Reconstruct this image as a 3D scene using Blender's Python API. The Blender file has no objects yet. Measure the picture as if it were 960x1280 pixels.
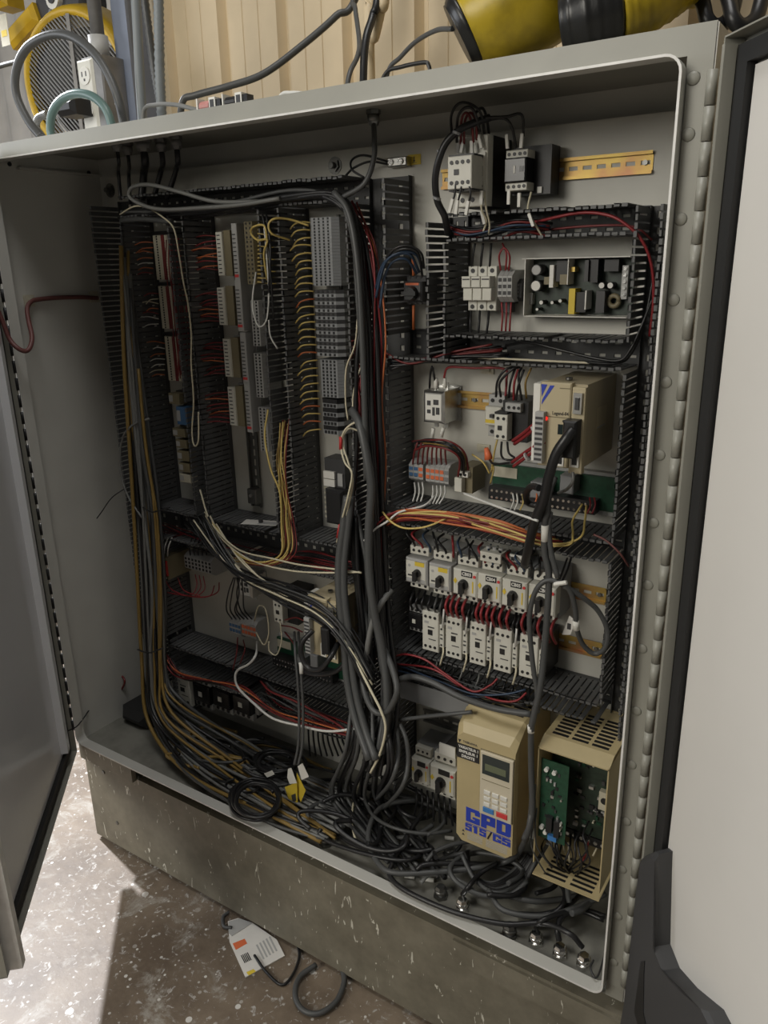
import bpy, bmesh, math, random
from mathutils import Vector, Matrix
random.seed(7)
SC = bpy.context.scene
COL = SC.collection
V = Vector

# ------------------------------------------------------------------ camera
CAM = V((1.77525586, -1.10020020, 1.26731564))
YAW, PITCH, ROLL, FPX = 0.581205428, 0.308384616, -0.020736685, 967.927567
_f = V((-math.sin(YAW)*math.cos(PITCH), math.cos(YAW)*math.cos(PITCH), -math.sin(PITCH)))
_r0 = V((math.cos(YAW), math.sin(YAW), 0)); _u0 = _r0.cross(_f)
_r = _r0*math.cos(ROLL)+_u0*math.sin(ROLL); _u = _u0*math.cos(ROLL)-_r0*math.sin(ROLL)
cd = bpy.data.cameras.new('camera'); cam = bpy.data.objects.new('camera', cd); COL.objects.link(cam)
cd.sensor_fit = 'VERTICAL'; cd.sensor_height = 36; cd.lens = FPX*36/1280; cd.clip_start = .01
cam.matrix_world = Matrix(((_r.x, _u.x, -_f.x, CAM.x), (_r.y, _u.y, -_f.y, CAM.y), (_r.z, _u.z, -_f.z, CAM.z), (0, 0, 0, 1)))
SC.camera = cam
def ray(u, v): return _f + _r*((u-480)/FPX) - _u*((v-640)/FPX)
def at(u, v, y): d = ray(u, v); return CAM + d*((y-CAM.y)/d.y)          # pixel on the plane of depth y
def atz(u, v, z): d = ray(u, v); return CAM + d*((z-CAM.z)/d.z)         # pixel on a level of height z
def atx(u, v, x): d = ray(u, v); return CAM + d*((x-CAM.x)/d.x)

# ------------------------------------------------------------------ world, lights, exposure
w = bpy.data.worlds.new('room'); SC.world = w; w.use_nodes = True
w.node_tree.nodes['Background'].inputs[0].default_value = (1, .965, .88, 1)
w.node_tree.nodes['Background'].inputs[1].default_value = .095
def area(name, loc, target, size, energy, col):
    d = bpy.data.lights.new(name, 'AREA'); d.shape = 'DISK'; d.size = size; d.energy = energy; d.color = col
    o = bpy.data.objects.new(name, d); COL.objects.link(o); o.location = loc
    o.rotation_euler = (V(target)-V(loc)).to_track_quat('-Z', 'Y').to_euler(); return o
area('ceiling_lamp', (1.1, -.7, 3.7), (1.1, -.5, 0), 1.1, 34, (1, .98, .95))
area('hall_lamp', (-.3, -4.0, 2.65), (1.0, .2, .8), 2.2, 118, (1, .955, .86))
area('daylight_opening', (-3.0, -2.1, 1.8), (1.9, -.4, .9), 1.8, 62, (.90, .94, 1))
sd = bpy.data.lights.new('daylight_lamp', 'SPOT'); sd.energy = 1500; sd.spot_size = math.radians(56); sd.spot_blend = .45
sd.shadow_soft_size = .07; sd.color = (.95, .96, 1)
so = bpy.data.objects.new('daylight_lamp', sd); COL.objects.link(so)
so.location = V((.15, -.15, -.33)) + V((-.595, .155, .788))*4.2
so.rotation_euler = (V((-.25, .05, .2))-so.location).to_track_quat('-Z', 'Y').to_euler()
SC.view_settings.view_transform = 'Standard'; SC.view_settings.look = 'None'
SC.view_settings.gamma = 1; SC.view_settings.use_curve_mapping = False
SC.view_settings.exposure = -.22

# ------------------------------------------------------------------ materials
MATS = {}
def mat(name, col, rough=.5, metal=0, noise=0, nscale=40, bump=0, spec=.5, col2=None, emit=None, coat=0):
    if name in MATS: return MATS[name]
    m = bpy.data.materials.new(name); m.use_nodes = True; nt = m.node_tree; b = nt.nodes['Principled BSDF']
    c = tuple(col)+(1,)
    b.inputs['Base Color'].default_value = c; b.inputs['Roughness'].default_value = rough
    b.inputs['Metallic'].default_value = metal; b.inputs['Specular IOR Level'].default_value = spec
    b.inputs['Coat Weight'].default_value = coat
    if emit: b.inputs['Emission Color'].default_value = tuple(emit[:3])+(1,); b.inputs['Emission Strength'].default_value = emit[3]
    if noise or bump:
        tc = nt.nodes.new('ShaderNodeTexCoord'); n = nt.nodes.new('ShaderNodeTexNoise')
        n.inputs['Scale'].default_value = nscale; n.inputs['Detail'].default_value = 6
        nt.links.new(tc.outputs['Object'], n.inputs['Vector'])
        if noise:
            r = nt.nodes.new('ShaderNodeMix'); r.data_type = 'RGBA'
            c2 = tuple(col2) if col2 else tuple(x*(1-noise) for x in col)
            r.inputs[6].default_value = c; r.inputs[7].default_value = c2+(1,)
            rm = nt.nodes.new('ShaderNodeMapRange'); rm.inputs[1].default_value = .4; rm.inputs[2].default_value = .68
            nt.links.new(n.outputs['Fac'], rm.inputs[0]); nt.links.new(rm.outputs[0], r.inputs[0])
            nt.links.new(r.outputs[2], b.inputs['Base Color'])
        if bump:
            bp = nt.nodes.new('ShaderNodeBump'); bp.inputs['Strength'].default_value = bump; bp.inputs['Distance'].default_value = .002
            nt.links.new(n.outputs['Fac'], bp.inputs['Height']); nt.links.new(bp.outputs[0], b.inputs['Normal'])
    MATS[name] = m; return m
def splatter(name, base, dark, light, rough, scale_big, scale_spot, spot_lo, spot_hi, stretch=(1, 1, 1)):
    """worn paint or concrete: two-tone mottling and pale splashes"""
    m = bpy.data.materials.new(name); m.use_nodes = True; nt = m.node_tree; b = nt.nodes['Principled BSDF']
    N = nt.nodes.new; L = nt.links.new
    tc = N('ShaderNodeTexCoord'); mp = N('ShaderNodeMapping'); mp.inputs['Scale'].default_value = stretch
    L(tc.outputs['Object'], mp.inputs['Vector'])
    n1 = N('ShaderNodeTexNoise'); n1.inputs['Scale'].default_value = scale_big; n1.inputs['Detail'].default_value = 8; n1.inputs['Roughness'].default_value = .65
    n2 = N('ShaderNodeTexNoise'); n2.inputs['Scale'].default_value = scale_spot; n2.inputs['Detail'].default_value = 3; n2.inputs['Distortion'].default_value = 1.2
    L(tc.outputs['Object'], n1.inputs['Vector']); L(mp.outputs[0], n2.inputs['Vector'])
    r1 = N('ShaderNodeMapRange'); r1.inputs[1].default_value = .35; r1.inputs[2].default_value = .65; L(n1.outputs['Fac'], r1.inputs[0])
    r2 = N('ShaderNodeMapRange'); r2.inputs[1].default_value = spot_lo; r2.inputs[2].default_value = spot_hi; L(n2.outputs['Fac'], r2.inputs[0])
    m1 = N('ShaderNodeMix'); m1.data_type = 'RGBA'; m1.inputs[6].default_value = tuple(dark)+(1,); m1.inputs[7].default_value = tuple(base)+(1,); L(r1.outputs[0], m1.inputs[0])
    m2 = N('ShaderNodeMix'); m2.data_type = 'RGBA'; m2.inputs[7].default_value = tuple(light)+(1,); L(m1.outputs[2], m2.inputs[6]); L(r2.outputs[0], m2.inputs[0])
    L(m2.outputs[2], b.inputs['Base Color']); b.inputs['Roughness'].default_value = rough
    bp = N('ShaderNodeBump'); bp.inputs['Strength'].default_value = .25; bp.inputs['Distance'].default_value = .003; L(n1.outputs['Fac'], bp.inputs['Height']); L(bp.outputs[0], b.inputs['Normal'])
    MATS[name] = m; return m
M = dict(
 paint=mat('cabinet_paint', (.30, .295, .255), .42, noise=.14, nscale=6),
 paint_in=mat('cabinet_paint_inside', (.58, .575, .535), .40, noise=.10, nscale=5),
 lip=mat('lip_paint', (.78, .77, .74), .38, noise=.15, nscale=30),
 panel=mat('panel_paint', (.56, .55, .495), .42, noise=.10, nscale=9),
 doorwhite=mat('door_white', (.74, .72, .68), .22, noise=.04, nscale=4),
 doorgloss=mat('door_gloss', (.76, .77, .80), .14, noise=.04, nscale=4, coat=.3),
 floorin=mat('dirty_floor_paint', (.24, .235, .205), .5, noise=.45, nscale=12),
 rubber=mat('rubber', (.018, .018, .018), .6),
 duct=mat('duct_plastic', (.105, .107, .108), .48, noise=.15, nscale=25),
 ductbase=mat('duct_base', (.055, .056, .057), .55),
 black=mat('black_plastic', (.014, .014, .015), .45),
 blackg=mat('black_gloss', (.012, .012, .013), .25),
 dgrey=mat('dark_grey_plastic', (.05, .05, .052), .5),
 grey=mat('grey_plastic', (.22, .225, .23), .5),
 midgrey=mat('mid_grey_plastic', (.30, .31, .32), .5),
 lgrey=mat('light_grey_plastic', (.40, .40, .39), .5),
 white=mat('white_plastic', (.66, .65, .58), .45, noise=.08, nscale=30),
 cream=mat('cream_plastic', (.56, .53, .42), .5, noise=.1, nscale=60),
 olive=mat('olive_plastic', (.20, .17, .10), .5),
 beige=mat('beige_drive', (.50, .41, .225), .45, noise=.10, nscale=14),
 beigel=mat('beige_light', (.62, .56, .43), .45),
 servo=mat('servo_tan', (.42, .36, .24), .45, noise=.12, nscale=12),
 servol=mat('servo_face', (.50, .43, .28), .45),
 label=mat('white_label', (.75, .74, .69), .6),
 labely=mat('yellow_label', (.70, .52, .05), .55),
 blue=mat('print_blue', (.02, .05, .42), .5),
 bluepl=mat('blue_plastic', (.06, .15, .30), .5),
 red=mat('red_plastic', (.45, .03, .03), .45),
 orange=mat('orange_plastic', (.70, .16, .06), .5),
 redk=mat('key_red', (.62, .05, .05), .5), bluek=mat('key_blue', (.05, .20, .50), .5),
 pcb=mat('pcb_green', (.012, .07, .035), .4, noise=.4, nscale=90),
 pcbd=mat('pcb_dark', (.022, .04, .026), .45, noise=.5, nscale=80),
 gold=mat('zinc_gold', (.52, .37, .10), .42, metal=.55, noise=.5, nscale=16, col2=(.40, .20, .10)),
 steel=mat('steel', (.62, .62, .60), .32, metal=1, noise=.2, nscale=40),
 chrome=mat('chrome', (.8, .8, .78), .18, metal=1),
 dsteel=mat('dark_steel', (.22, .22, .21), .4, metal=1),
 glass=mat('display', (.02, .03, .03), .12),
 lcd=mat('lcd', (.13, .15, .09), .25),
 paper=mat('paper', (.72, .70, .66), .7, noise=.06, nscale=25),
 yellow=mat('safety_yellow', (.62, .40, .02), .42, noise=.25, nscale=10),
 yellowd=mat('yellow_sleeve', (.50, .36, .02), .36, noise=.5, nscale=18, bump=.4),
 tape=mat('black_tape', (.016, .016, .016), .34, noise=.3, nscale=30, bump=.5),
 conduit=mat('conduit_grey', (.20, .22, .23), .5),
 hoseg=mat('green_hose', (.10, .17, .16), .4),
 galv=mat('galvanised', (.22, .215, .21), .5, metal=.3, noise=.3, nscale=20),
 column=mat('column_blue', (.20, .23, .30), .45, noise=.2, nscale=8),
 sheet=mat('tarp', (.66, .64, .61), .6, noise=.2, nscale=6, bump=.4),
 clad=mat('cladding_beige', (.62, .50, .325), .5, noise=.16, nscale=5),
 led=mat('led_red', (.8, .02, .02), .3, emit=(1, .03, .02, 1.2)),
 pink=mat('coil_pink', (.50, .22, .20), .5),
 # wires
 w_grey=mat('wire_grey', (.07, .072, .072), .45), w_lgrey=mat('wire_light_grey', (.17, .172, .165), .5),
 w_black=mat('wire_black', (.014, .014, .015), .38), w_yel=mat('wire_yellow', (.60, .46, .15), .45),
 w_oliv=mat('wire_ochre', (.24, .155, .04), .5), w_cream=mat('wire_cream', (.62, .57, .42), .45),
 w_red=mat('wire_red', (.24, .022, .026), .42), w_dred=mat('wire_dark_red', (.16, .018, .018), .45),
 w_oran=mat('wire_orange', (.50, .14, .045), .45), w_blue=mat('wire_blue', (.03, .055, .10), .45),
 w_white=mat('wire_white', (.66, .66, .63), .45), w_mar=mat('cable_maroon', (.15, .055, .05), .5),
)
def concrete():
    m = bpy.data.materials.new('concrete'); m.use_nodes = True; nt = m.node_tree; b = nt.nodes['Principled BSDF']; N = nt.nodes.new; L = nt.links.new
    tc = N('ShaderNodeTexCoord')
    def noise(sc, det=6, ro=.6, dist=0):
        n = N('ShaderNodeTexNoise'); n.inputs['Scale'].default_value = sc; n.inputs['Detail'].default_value = det; n.inputs['Roughness'].default_value = ro; n.inputs['Distortion'].default_value = dist; L(tc.outputs['Object'], n.inputs['Vector']); return n.outputs['Fac']
    def ramp(x, a, c):
        r = N('ShaderNodeMapRange'); r.inputs[1].default_value = a; r.inputs[2].default_value = c; L(x, r.inputs[0]); return r.outputs[0]
    def mix(f, a, c):
        k = N('ShaderNodeMix'); k.data_type = 'RGBA'; L(f, k.inputs[0])
        for i, v in ((6, a), (7, c)):
            if isinstance(v, tuple): k.inputs[i].default_value = v+(1,)
            else: L(v, k.inputs[i])
        return k.outputs[2]
    c = mix(ramp(noise(4, 8, .7), .35, .65), (.115, .085, .060), (.235, .185, .135))
    c = mix(ramp(noise(9, 8, .75, .6), .54, .70), c, (.40, .38, .34))
    c = mix(ramp(noise(60, 4, .6, .8), .60, .68), c, (.44, .42, .39))
    for sc, th in ((24, .11), (60, .12)):
        v = N('ShaderNodeTexVoronoi'); v.inputs['Scale'].default_value = sc; L(tc.outputs['Object'], v.inputs['Vector'])
        w_ = N('ShaderNodeSeparateColor'); L(v.outputs['Color'], w_.inputs[0])
        mu = N('ShaderNodeMath'); mu.operation = 'MULTIPLY'; L(w_.outputs[0], mu.inputs[0]); mu.inputs[1].default_value = th*2.2
        lt = N('ShaderNodeMath'); lt.operation = 'LESS_THAN'; L(v.outputs['Distance'], lt.inputs[0]); L(mu.outputs[0], lt.inputs[1])
        mk = N('ShaderNodeMath'); mk.operation = 'MULTIPLY'; L(lt.outputs[0], mk.inputs[0]); L(ramp(w_.outputs[1], .45, .9), mk.inputs[1])
        c = mix(mk.outputs[0], c, (.62, .60, .56))
    L(c, b.inputs['Base Color']); b.inputs['Roughness'].default_value = .5
    bp = N('ShaderNodeBump'); bp.inputs['Strength'].default_value = .3; bp.inputs['Distance'].default_value = .003; L(noise(30), bp.inputs['Height']); L(bp.outputs[0], b.inputs['Normal'])
    return m
M['floor'] = concrete()
M['plinth'] = splatter('plinth_paint', (.235, .215, .165), (.155, .14, .105), (.66, .64, .56), .5, 11, 62, .665, .68, (1, 1, .30))

# ------------------------------------------------------------------ mesh building
class MB:
    def __init__(s): s.v = []; s.f = []
    def quadbox(s, P):
        i = len(s.v); s.v += P
        for q in ((0, 3, 2, 1), (4, 5, 6, 7), (0, 1, 5, 4), (1, 2, 6, 5), (2, 3, 7, 6), (3, 0, 4, 7)): s.f.append(tuple(i+k for k in q))
        return s
    def box(s, x0, x1, y0, y1, z0, z1):
        if x1 < x0: x0, x1 = x1, x0
        if y1 < y0: y0, y1 = y1, y0
        if z1 < z0: z0, z1 = z1, z0
        return s.quadbox([(x0, y0, z0), (x1, y0, z0), (x1, y1, z0), (x0, y1, z0), (x0, y0, z1), (x1, y0, z1), (x1, y1, z1), (x0, y1, z1)])
    def cbox(s, x0, x1, y0, y1, z0, z1, c):
        """box with chamfered front (low y) edges"""
        m = y0+c
        s.loft([[(x0, y1, z0), (x1, y1, z0), (x1, y1, z1), (x0, y1, z1)], [(x0, m, z0), (x1, m, z0), (x1, m, z1), (x0, m, z1)],
                [(x0+c, y0, z0+c), (x1-c, y0, z0+c), (x1-c, y0, z1-c), (x0+c, y0, z1-c)]]); return s
    def loft(s, rings, cap=True, closed=True):
        i = len(s.v); n = len(rings[0])
        for r in rings: s.v += [tuple(p) for p in r]
        for k in range(len(rings)-1):
            for j in range(n if closed else n-1):
                a = i+k*n+j; b = i+k*n+(j+1) % n; s.f.append((a, b, b+n, a+n))
        if cap: s.f.append(tuple(i+j for j in reversed(range(n)))); e = i+(len(rings)-1)*n; s.f.append(tuple(e+j for j in range(n)))
        return s
    def cyl(s, p0, p1, r, n=10, r1=None):
        return s.tube([V(p0), V(p1)], [r, r if r1 is None else r1], n)
    def tube(s, pts, r, n=6, cap=True):
        pts = [V(p) for p in pts]; N = len(pts); rs = r if isinstance(r, (list, tuple)) else [r]*N
        rings = []; t0 = None; a = None
        for k in range(N):
            t = (pts[min(k+1, N-1)]-pts[max(k-1, 0)])
            t = t.normalized() if t.length > 1e-9 else V((0, 0, 1))
            if a is None:
                a = t.orthogonal().normalized()
            else:
                a = a - t*a.dot(t); a = a.normalized() if a.length > 1e-6 else t.orthogonal().normalized()
            b = t.cross(a)
            rings.append([pts[k]+(a*math.cos(2*math.pi*j/n)+b*math.sin(2*math.pi*j/n))*rs[k] for j in range(n)])
        return s.loft(rings, cap)
    def prism(s, poly, y0, y1):
        """outline in x,z pushed from y0 to y1"""
        return s.loft([[(x, y0, z) for x, z in poly], [(x, y1, z) for x, z in poly]])
    def mesh(s, name, m, smooth=False):
        me = bpy.data.meshes.new(name); me.from_pydata([tuple(p) for p in s.v], [], s.f); me.materials.append(M[m] if isinstance(m, str) else m)
        if len(s.f) < 4000:
            bm = bmesh.new(); bm.from_mesh(me); bmesh.ops.recalc_face_normals(bm, faces=bm.faces); bm.to_mesh(me); bm.free()
        if smooth:
            for p in me.polygons: p.use_smooth = len(p.vertices) == 4
        return me
    def obj(s, name, m, parent=None, smooth=False):
        o = bpy.data.objects.new(name, s.mesh(name, m, smooth)); COL.objects.link(o); o.parent = parent; return o
def tag(o, label, cat, group=None):
    o['label'] = label; o['category'] = cat
    if group: o['group'] = group
    return o
def thing(name, label, cat, loc=(0, 0, 0), group=None):
    o = bpy.data.objects.new(name, None); o.empty_display_size = .02; COL.objects.link(o); o.location = loc
    return tag(o, label, cat, group)
def struct(o): o['kind'] = 'structure'; return o
def inst(name, me, loc, parent=None, rot=None):
    o = bpy.data.objects.new(name, me); COL.objects.link(o); o.location = loc; o.parent = parent
    if rot: o.rotation_euler = rot
    return o
def copy_tree(o, parent=None):
    c = o.copy(); COL.objects.link(c); c.parent = parent
    for ch in [k for k in o.children]: copy_tree(ch, c)
    return c
def text(body, m, parent, loc, size, width=None, bold=0, name='lettering', rot=(math.pi/2, 0, 0), align='CENTER', shear=0):
    cu = bpy.data.curves.new(name, 'FONT'); cu.body = body; cu.size = size; cu.align_x = align; cu.align_y = 'CENTER'
    cu.offset = bold; cu.extrude = .0003; cu.resolution_u = 2; cu.shear = shear
    t = bpy.data.objects.new('tmp', cu); COL.objects.link(t)
    bpy.context.view_layer.update()
    me = bpy.data.meshes.new_from_object(t.evaluated_get(bpy.context.evaluated_depsgraph_get())); bpy.data.objects.remove(t)
    me.materials.clear(); me.materials.append(M[m])
    if width and len(me.vertices):
        xs = [v.co.x for v in me.vertices]; k = width/max(1e-6, max(xs)-min(xs)); c = (max(xs)+min(xs))/2
        for v in me.vertices: v.co.x = (v.co.x-c)*k
    o = bpy.data.objects.new(name, me); COL.objects.link(o); o.parent = parent; o.location = loc; o.rotation_euler = rot
    return o
def smooth_path(P, k=6):
    P = [V(p) for p in P]
    if len(P) < 3: return P
    Q = [P[0]*2-P[1]]+P+[P[-1]*2-P[-2]]; out = []
    for i in range(1, len(Q)-2):
        a, b, c, d = Q[i-1], Q[i], Q[i+1], Q[i+2]
        for j in range(k):
            t = j/k; out.append(((b*2)+(c-a)*t+(a*2-b*5+c*4-d)*t*t+(b*3-a-c*3+d)*t**3)*.5)
    out.append(P[-1]); return out
def T(p):                       # a wire point: (u, v, depth) on a depth plane, ('f', u, v, height) on a level, or a Vector
    if isinstance(p, Vector): return p
    if p[0] == 'f': return atz(p[1], p[2], p[3])
    return at(*p)
FINE = MB(); FINE_M = []; FINE_I = []
def fine(P, r, m):
    n0 = len(FINE.f); FINE.tube(P, r, 5)
    if m not in FINE_M: FINE_M.append(m)
    FINE_I.extend([FINE_M.index(m)]*(len(FINE.f)-n0))
def wire(pts, r, m, label, name='wire', cat='wire', group=None, n=6, k=6, parent=None, stuff=False):
    P = smooth_path([T(p) for p in pts], k)
    if stuff: return fine(P, r, m)
    o = MB().tube(P, r, n).obj(name, m, parent, True)
    if parent is None: tag(o, label, cat, group)
    return o
def bundle(n, A, B, r, mats, label, name='cable', cat='cable', group=None, jit=.006, dy=.03, k=6, stuff=False):
    """n cables between two guide paths (pixels and depths), each one wandering a little"""
    A = [T(p) for p in A]; B = [T(p) for p in B]
    for i in range(n):
        t = (i+.5)/n; ph = random.uniform(-.12, .12); d0 = random.uniform(-dy, dy)*.5
        P = []
        for a, b in zip(A, B):
            tt = min(1.05, max(-.05, t+ph+random.uniform(-.10, .10)))
            p = a.lerp(b, tt); P.append(p+V((random.uniform(-jit, jit), d0+random.uniform(-jit, jit), random.uniform(-jit, jit))))
        rr = random.uniform(*r) if isinstance(r, tuple) else r
        m = random.choice(mats); lab = label[m] if isinstance(label, dict) else label
        if stuff: fine(smooth_path(P, k), rr, m); continue
        o = MB().tube(smooth_path(P, k), rr, 6).obj(name, m, None, True); tag(o, lab, cat, (group[m] if isinstance(group, dict) else group))

# ------------------------------------------------------------------ the setting
FZ = -.345
struct(MB().box(-4, 4.5, -4.5, 3, FZ-.1, FZ).obj('floor', 'floor'))
WY = .62
wb = struct(MB().box(-.24, 3.2, WY+.05, WY+.1, FZ, 3.2).obj('wall_back', 'clad'))
prof = [(0, .022), (.014, 0), (.062, 0), (.064, .002), (.066, 0), (.115, 0), (.117, .002), (.119, 0), (.176, 0), (.190, .022), (.2005, .022)]
me = MB()
me.loft([[(x, y, FZ) for x, y in prof], [(x, y, 3.2) for x, y in prof]], cap=False, closed=False)
cm = me.mesh('cladding_sheet', 'clad')
for i in range(17): inst('cladding_sheet', cm, (-.222+i*.2, WY, 0), wb)
wl = struct(MB().box(-4, -.3, 1.9, 2.0, FZ, 3.4).obj('wall_left', 'sheet'))
me = MB()
pts = [(-3.2+i*.05, 1.86-.03*math.sin(i*1.3)-.02*math.sin(i*.47)) for i in range(58)]
me.loft([[(x, y, FZ) for x, y in pts], [(x, y, 3.3) for x, y in pts]], cap=False, closed=False)
tag(me.obj('hanging_tarp', 'sheet', None, True), 'pale grey wrinkled tarp hanging behind the yellow fan', 'tarp')
tr = struct(MB().box(-.118, -.062, .505, .515, FZ, 3.2).box(-.094, -.086, .515, .61, FZ, 3.2).obj('trim_1', 'column'))

# ------------------------------------------------------------------ the cabinet
W_, H_ = 1.5, 1.505
cab = thing('control_cabinet', 'grey steel control cabinet standing open on a scratched plinth', 'cabinet', (W_/2, .18, FZ))
def cp(mb, name, m, smooth=False, parent=None):
    o = mb.obj(name, m, parent or cab, smooth)
    if parent is None: o.matrix_parent_inverse = Matrix.Translation(-V(cab.location))
    return o
X0, X1, Z0, Z1, YF, YB = -.03, 1.535, -.022, 1.541, .026, .335
cp(MB().box(X0, X1, YB-.002, YB, Z0, Z1), 'back_wall', 'paint_in')
cp(MB().box(X0-.002, X0, YF, YB, Z0, Z1), 'left_wall', 'paint_in')
cp(MB().box(X1, X1+.002, YF, YB, Z0, Z1), 'right_wall', 'paint_in')
cp(MB().box(X0, X1, YF, YB, Z1, Z1+.002), 'roof', 'paint')
cp(MB().box(X0, X1, YF, YB, Z0-.002, Z0), 'cabinet_floor', 'floorin')
fr = MB()
fr.box(X0, X1, YF-.002, YF, H_+.003, Z1).box(X0, X1, .075, .077, Z0-.004, -.0225).box(X0, -.003, YF-.002, YF, -.022, H_+.003).box(W_+.003, X1, YF-.002, YF, -.022, H_+.003)
cp(fr, 'front_frame', 'paint')
# rolled lip round the opening with rounded corners
def rrect(x0, x1, z0, z1, r, n=5):
    out = []
    for cx, cz, a0 in ((x1-r, z1-r, 0), (x0+r, z1-r, 90), (x0+r, z0+r, 180), (x1-r, z0+r, 270)):
        for i in range(n+1):
            a = math.radians(a0+90*i/n); out.append((cx+r*math.cos(a), cz+r*math.sin(a)))
    return out
lo = rrect(-.004, W_+.004, -.004, H_+.004, .022); li = rrect(-.0008, W_+.0008, -.0008, H_+.0008, .019)
lip = MB(); R4 = [[(x, YF, z) for x, z in lo], [(x, 0, z) for x, z in lo], [(x, 0, z) for x, z in li], [(x, YF, z) for x, z in li]]
lip.loft(R4[:2], cap=False); lip.loft(R4[2:], cap=False); cp(lip, 'lip', 'paint_in'); cp(MB().loft(R4[1:3], cap=False).loft([[(x, -.0012, z) for x, z in lo], [(x, -.0012, z) for x, z in li]], cap=False).loft([[(x, 0, z) for x, z in lo], [(x, -.0012, z) for x, z in lo]], cap=False).loft([[(x, -.0012, z) for x, z in li], [(x, 0, z) for x, z in li]], cap=False), 'lip_edge', 'lip')
cp(MB().box(X0+.0005, X0+.012, .10, .33, 1.50, 1.505), 'wall_stiffener', 'paint_in')
for u, v in ((12, 205), (111, 216)):
    p = atx(u, v, X0+.001); cp(MB().cyl((X0, p.y, p.z), (X0+.002, p.y, p.z), .005, 12), 'hole', 'black')
# ceiling and floor brackets seen in the corners
cp(MB().prism([(W_-.05, H_+.03), (W_-.02, H_+.03), (W_-.02, H_)], .30, .302), 'corner_gusset', 'paint_in')
# mounting panel
PX0, PX1, PZ0, PZ1, PY = .03, 1.475, .030, 1.492, .30
PD = PY-.0006
mp = cp(MB().box(PX0, PX1, PY, PY+.003, PZ0, PZ1), 'mounting_panel', 'panel')
for u, v in ((138, 238), (419, 207)):
    p = at(u, v, PY); b = MB(); b.cyl((p.x, PY, p.z), (p.x, PY-.006, p.z), .0125, 6); b.cyl((p.x, PY-.006, p.z), (p.x, PY-.016, p.z), .006, 10); b.cyl((p.x, PY, p.z), (p.x, PY-.0015, p.z), .017, 16)
    b.obj('stud_bolt', 'dsteel', mp)
# plinth
pl = cp(MB().box(-.008, 1.55, .020, .024, -.33, -.052).box(-.008, 1.55, .024, .07, -.054, -.052).box(-.004, -.002, .024, .33, -.33, -.052).box(1.546, 1.55, .024, .33, -.33, -.052).box(-.008, 1.55, .326, .33, -.33, -.052), 'plinth', 'plinth')
cp(MB().box(.01, 1.53, .085, .30, -.30, -.0245), 'plinth_frame', 'dgrey')
MB().box(-.006, .215, .006, .020, -.056, -.010).obj('plinth_strip', 'plinth', pl)
MB().box(1.19, 1.55, .014, .020, -.115, -.060).obj('plinth_ledge', 'plinth', pl)
for x, z in ((.07, -.085), (.10, -.245)):
    MB().cyl((x, .020, z), (x, .0175, z), .0055, 10).obj('screw', 'dsteel', pl)
for x in (.05, 1.45):
    for y in (.06, .27): MB().box(x-.04, x+.04, y-.03, y+.03, FZ, -.33).obj('foot', 'dsteel', pl)
MB().box(-.012, -.008, .026, .33, -.33, -.05).obj('plinth_side', 'galv', pl)

# piano hinges
HXR = 1.5405
hr = cp(MB().box(W_+.006, HXR-.004, YF-.005, YF-.0025, .01, H_-.02), 'hinge_leaf', 'paint')
kn = MB().cyl((0, 0, 0), (0, 0, .0392), .0068, 12).mesh('knuckle', 'paint', True)
for i in range(36): inst('knuckle', kn, (HXR-.003, YF-.0125, .03+i*.0405), hr)
bolt = MB().loft([[(.0085*math.cos(a)*math.cos(e), -.0024*math.sin(e), .0085*math.sin(a)*math.cos(e)) for a in [2*math.pi*k/12 for k in range(12)]] for e in (0, .5, 1.0, 1.45)]).mesh('bolt_head', 'paint', True)
for v, u in ((98, 862), (168, 860), (274, 849), (375, 839), (478, 829), (569, 821), (654, 814), (732, 808), (812, 803), (890, 796), (957, 788), (1028, 782), (1088, 777), (1147, 772), (1205, 768)):
    p = at(u+3, v, YF-.006); inst('bolt_head', bolt, (1.5135, YF-.005, p.z), hr)
hl = cp(MB().box(-.009, -.004, .004, .008, .02, H_-.02), 'hinge_strip', 'paint')
kn2 = MB().cyl((0, 0, 0), (0, 0, .030), .0045, 8).mesh('knuckle', 'black', True)
for i in range(35): inst('knuckle', kn2, (-.006, -.002, .04+i*.0415), hl)

# doors: local s runs from hinge to free edge, n points to the inner (visible) side
def door(name, hinge, dirx, inner, length, z0, z1, mface, minner):
    o = bpy.data.objects.new(name, None); COL.objects.link(o); o.parent = cab; o.matrix_parent_inverse = Matrix.Translation(-V(cab.location))
    s = V(dirx).normalized(); nrm = V(inner).normalized(); up = V((0, 0, 1))
    o.matrix_basis = Matrix(((s.x, nrm.x, 0, hinge[0]), (s.y, nrm.y, 0, hinge[1]), (0, 0, 1, z0), (0, 0, 0, 1)))
    h = z1-z0; L = length
    MB().box(0, L, -.022, -.020, 0, h).obj('door_skin', mface, o)
    f = MB()   # return flange all round and inner turn-in
    f.box(0, .002, -.020, .006, 0, h).box(L-.002, L, -.020, .006, 0, h).box(0, L, -.020, .006, 0, .002).box(0, L, -.020, .006, h-.002, h)
    f.obj('door_flange', 'paint' , o)
    g = MB(); a, b = .012, .034
    g.box(a, b, -.0195, -.006, a, h-a).box(L-b, L-a, -.0195, -.006, a, h-a).box(b, L-b, -.0195, -.006, a, b).box(b, L-b, -.0195, -.006, h-b, h-a)
    g.obj('gasket', 'rubber', o)
    ip = MB().box(b+.004, L-b-.004, -.0195, -.0145, b+.004, h-b-.004).obj('inner_panel', minner, o)
    return o, (lambda u, v: _door_pt(u, v, hinge, s, nrm, z0))
def _door_pt(u, v, hinge, s, nrm, z0):
    d = ray(u, v); o = V((hinge[0], hinge[1], 0)) - nrm*.0145; t = (o-CAM).dot(nrm)/d.dot(nrm); p = CAM+d*t
    return ((p-V((hinge[0], hinge[1], 0))).dot(s), p.z-z0)
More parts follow.
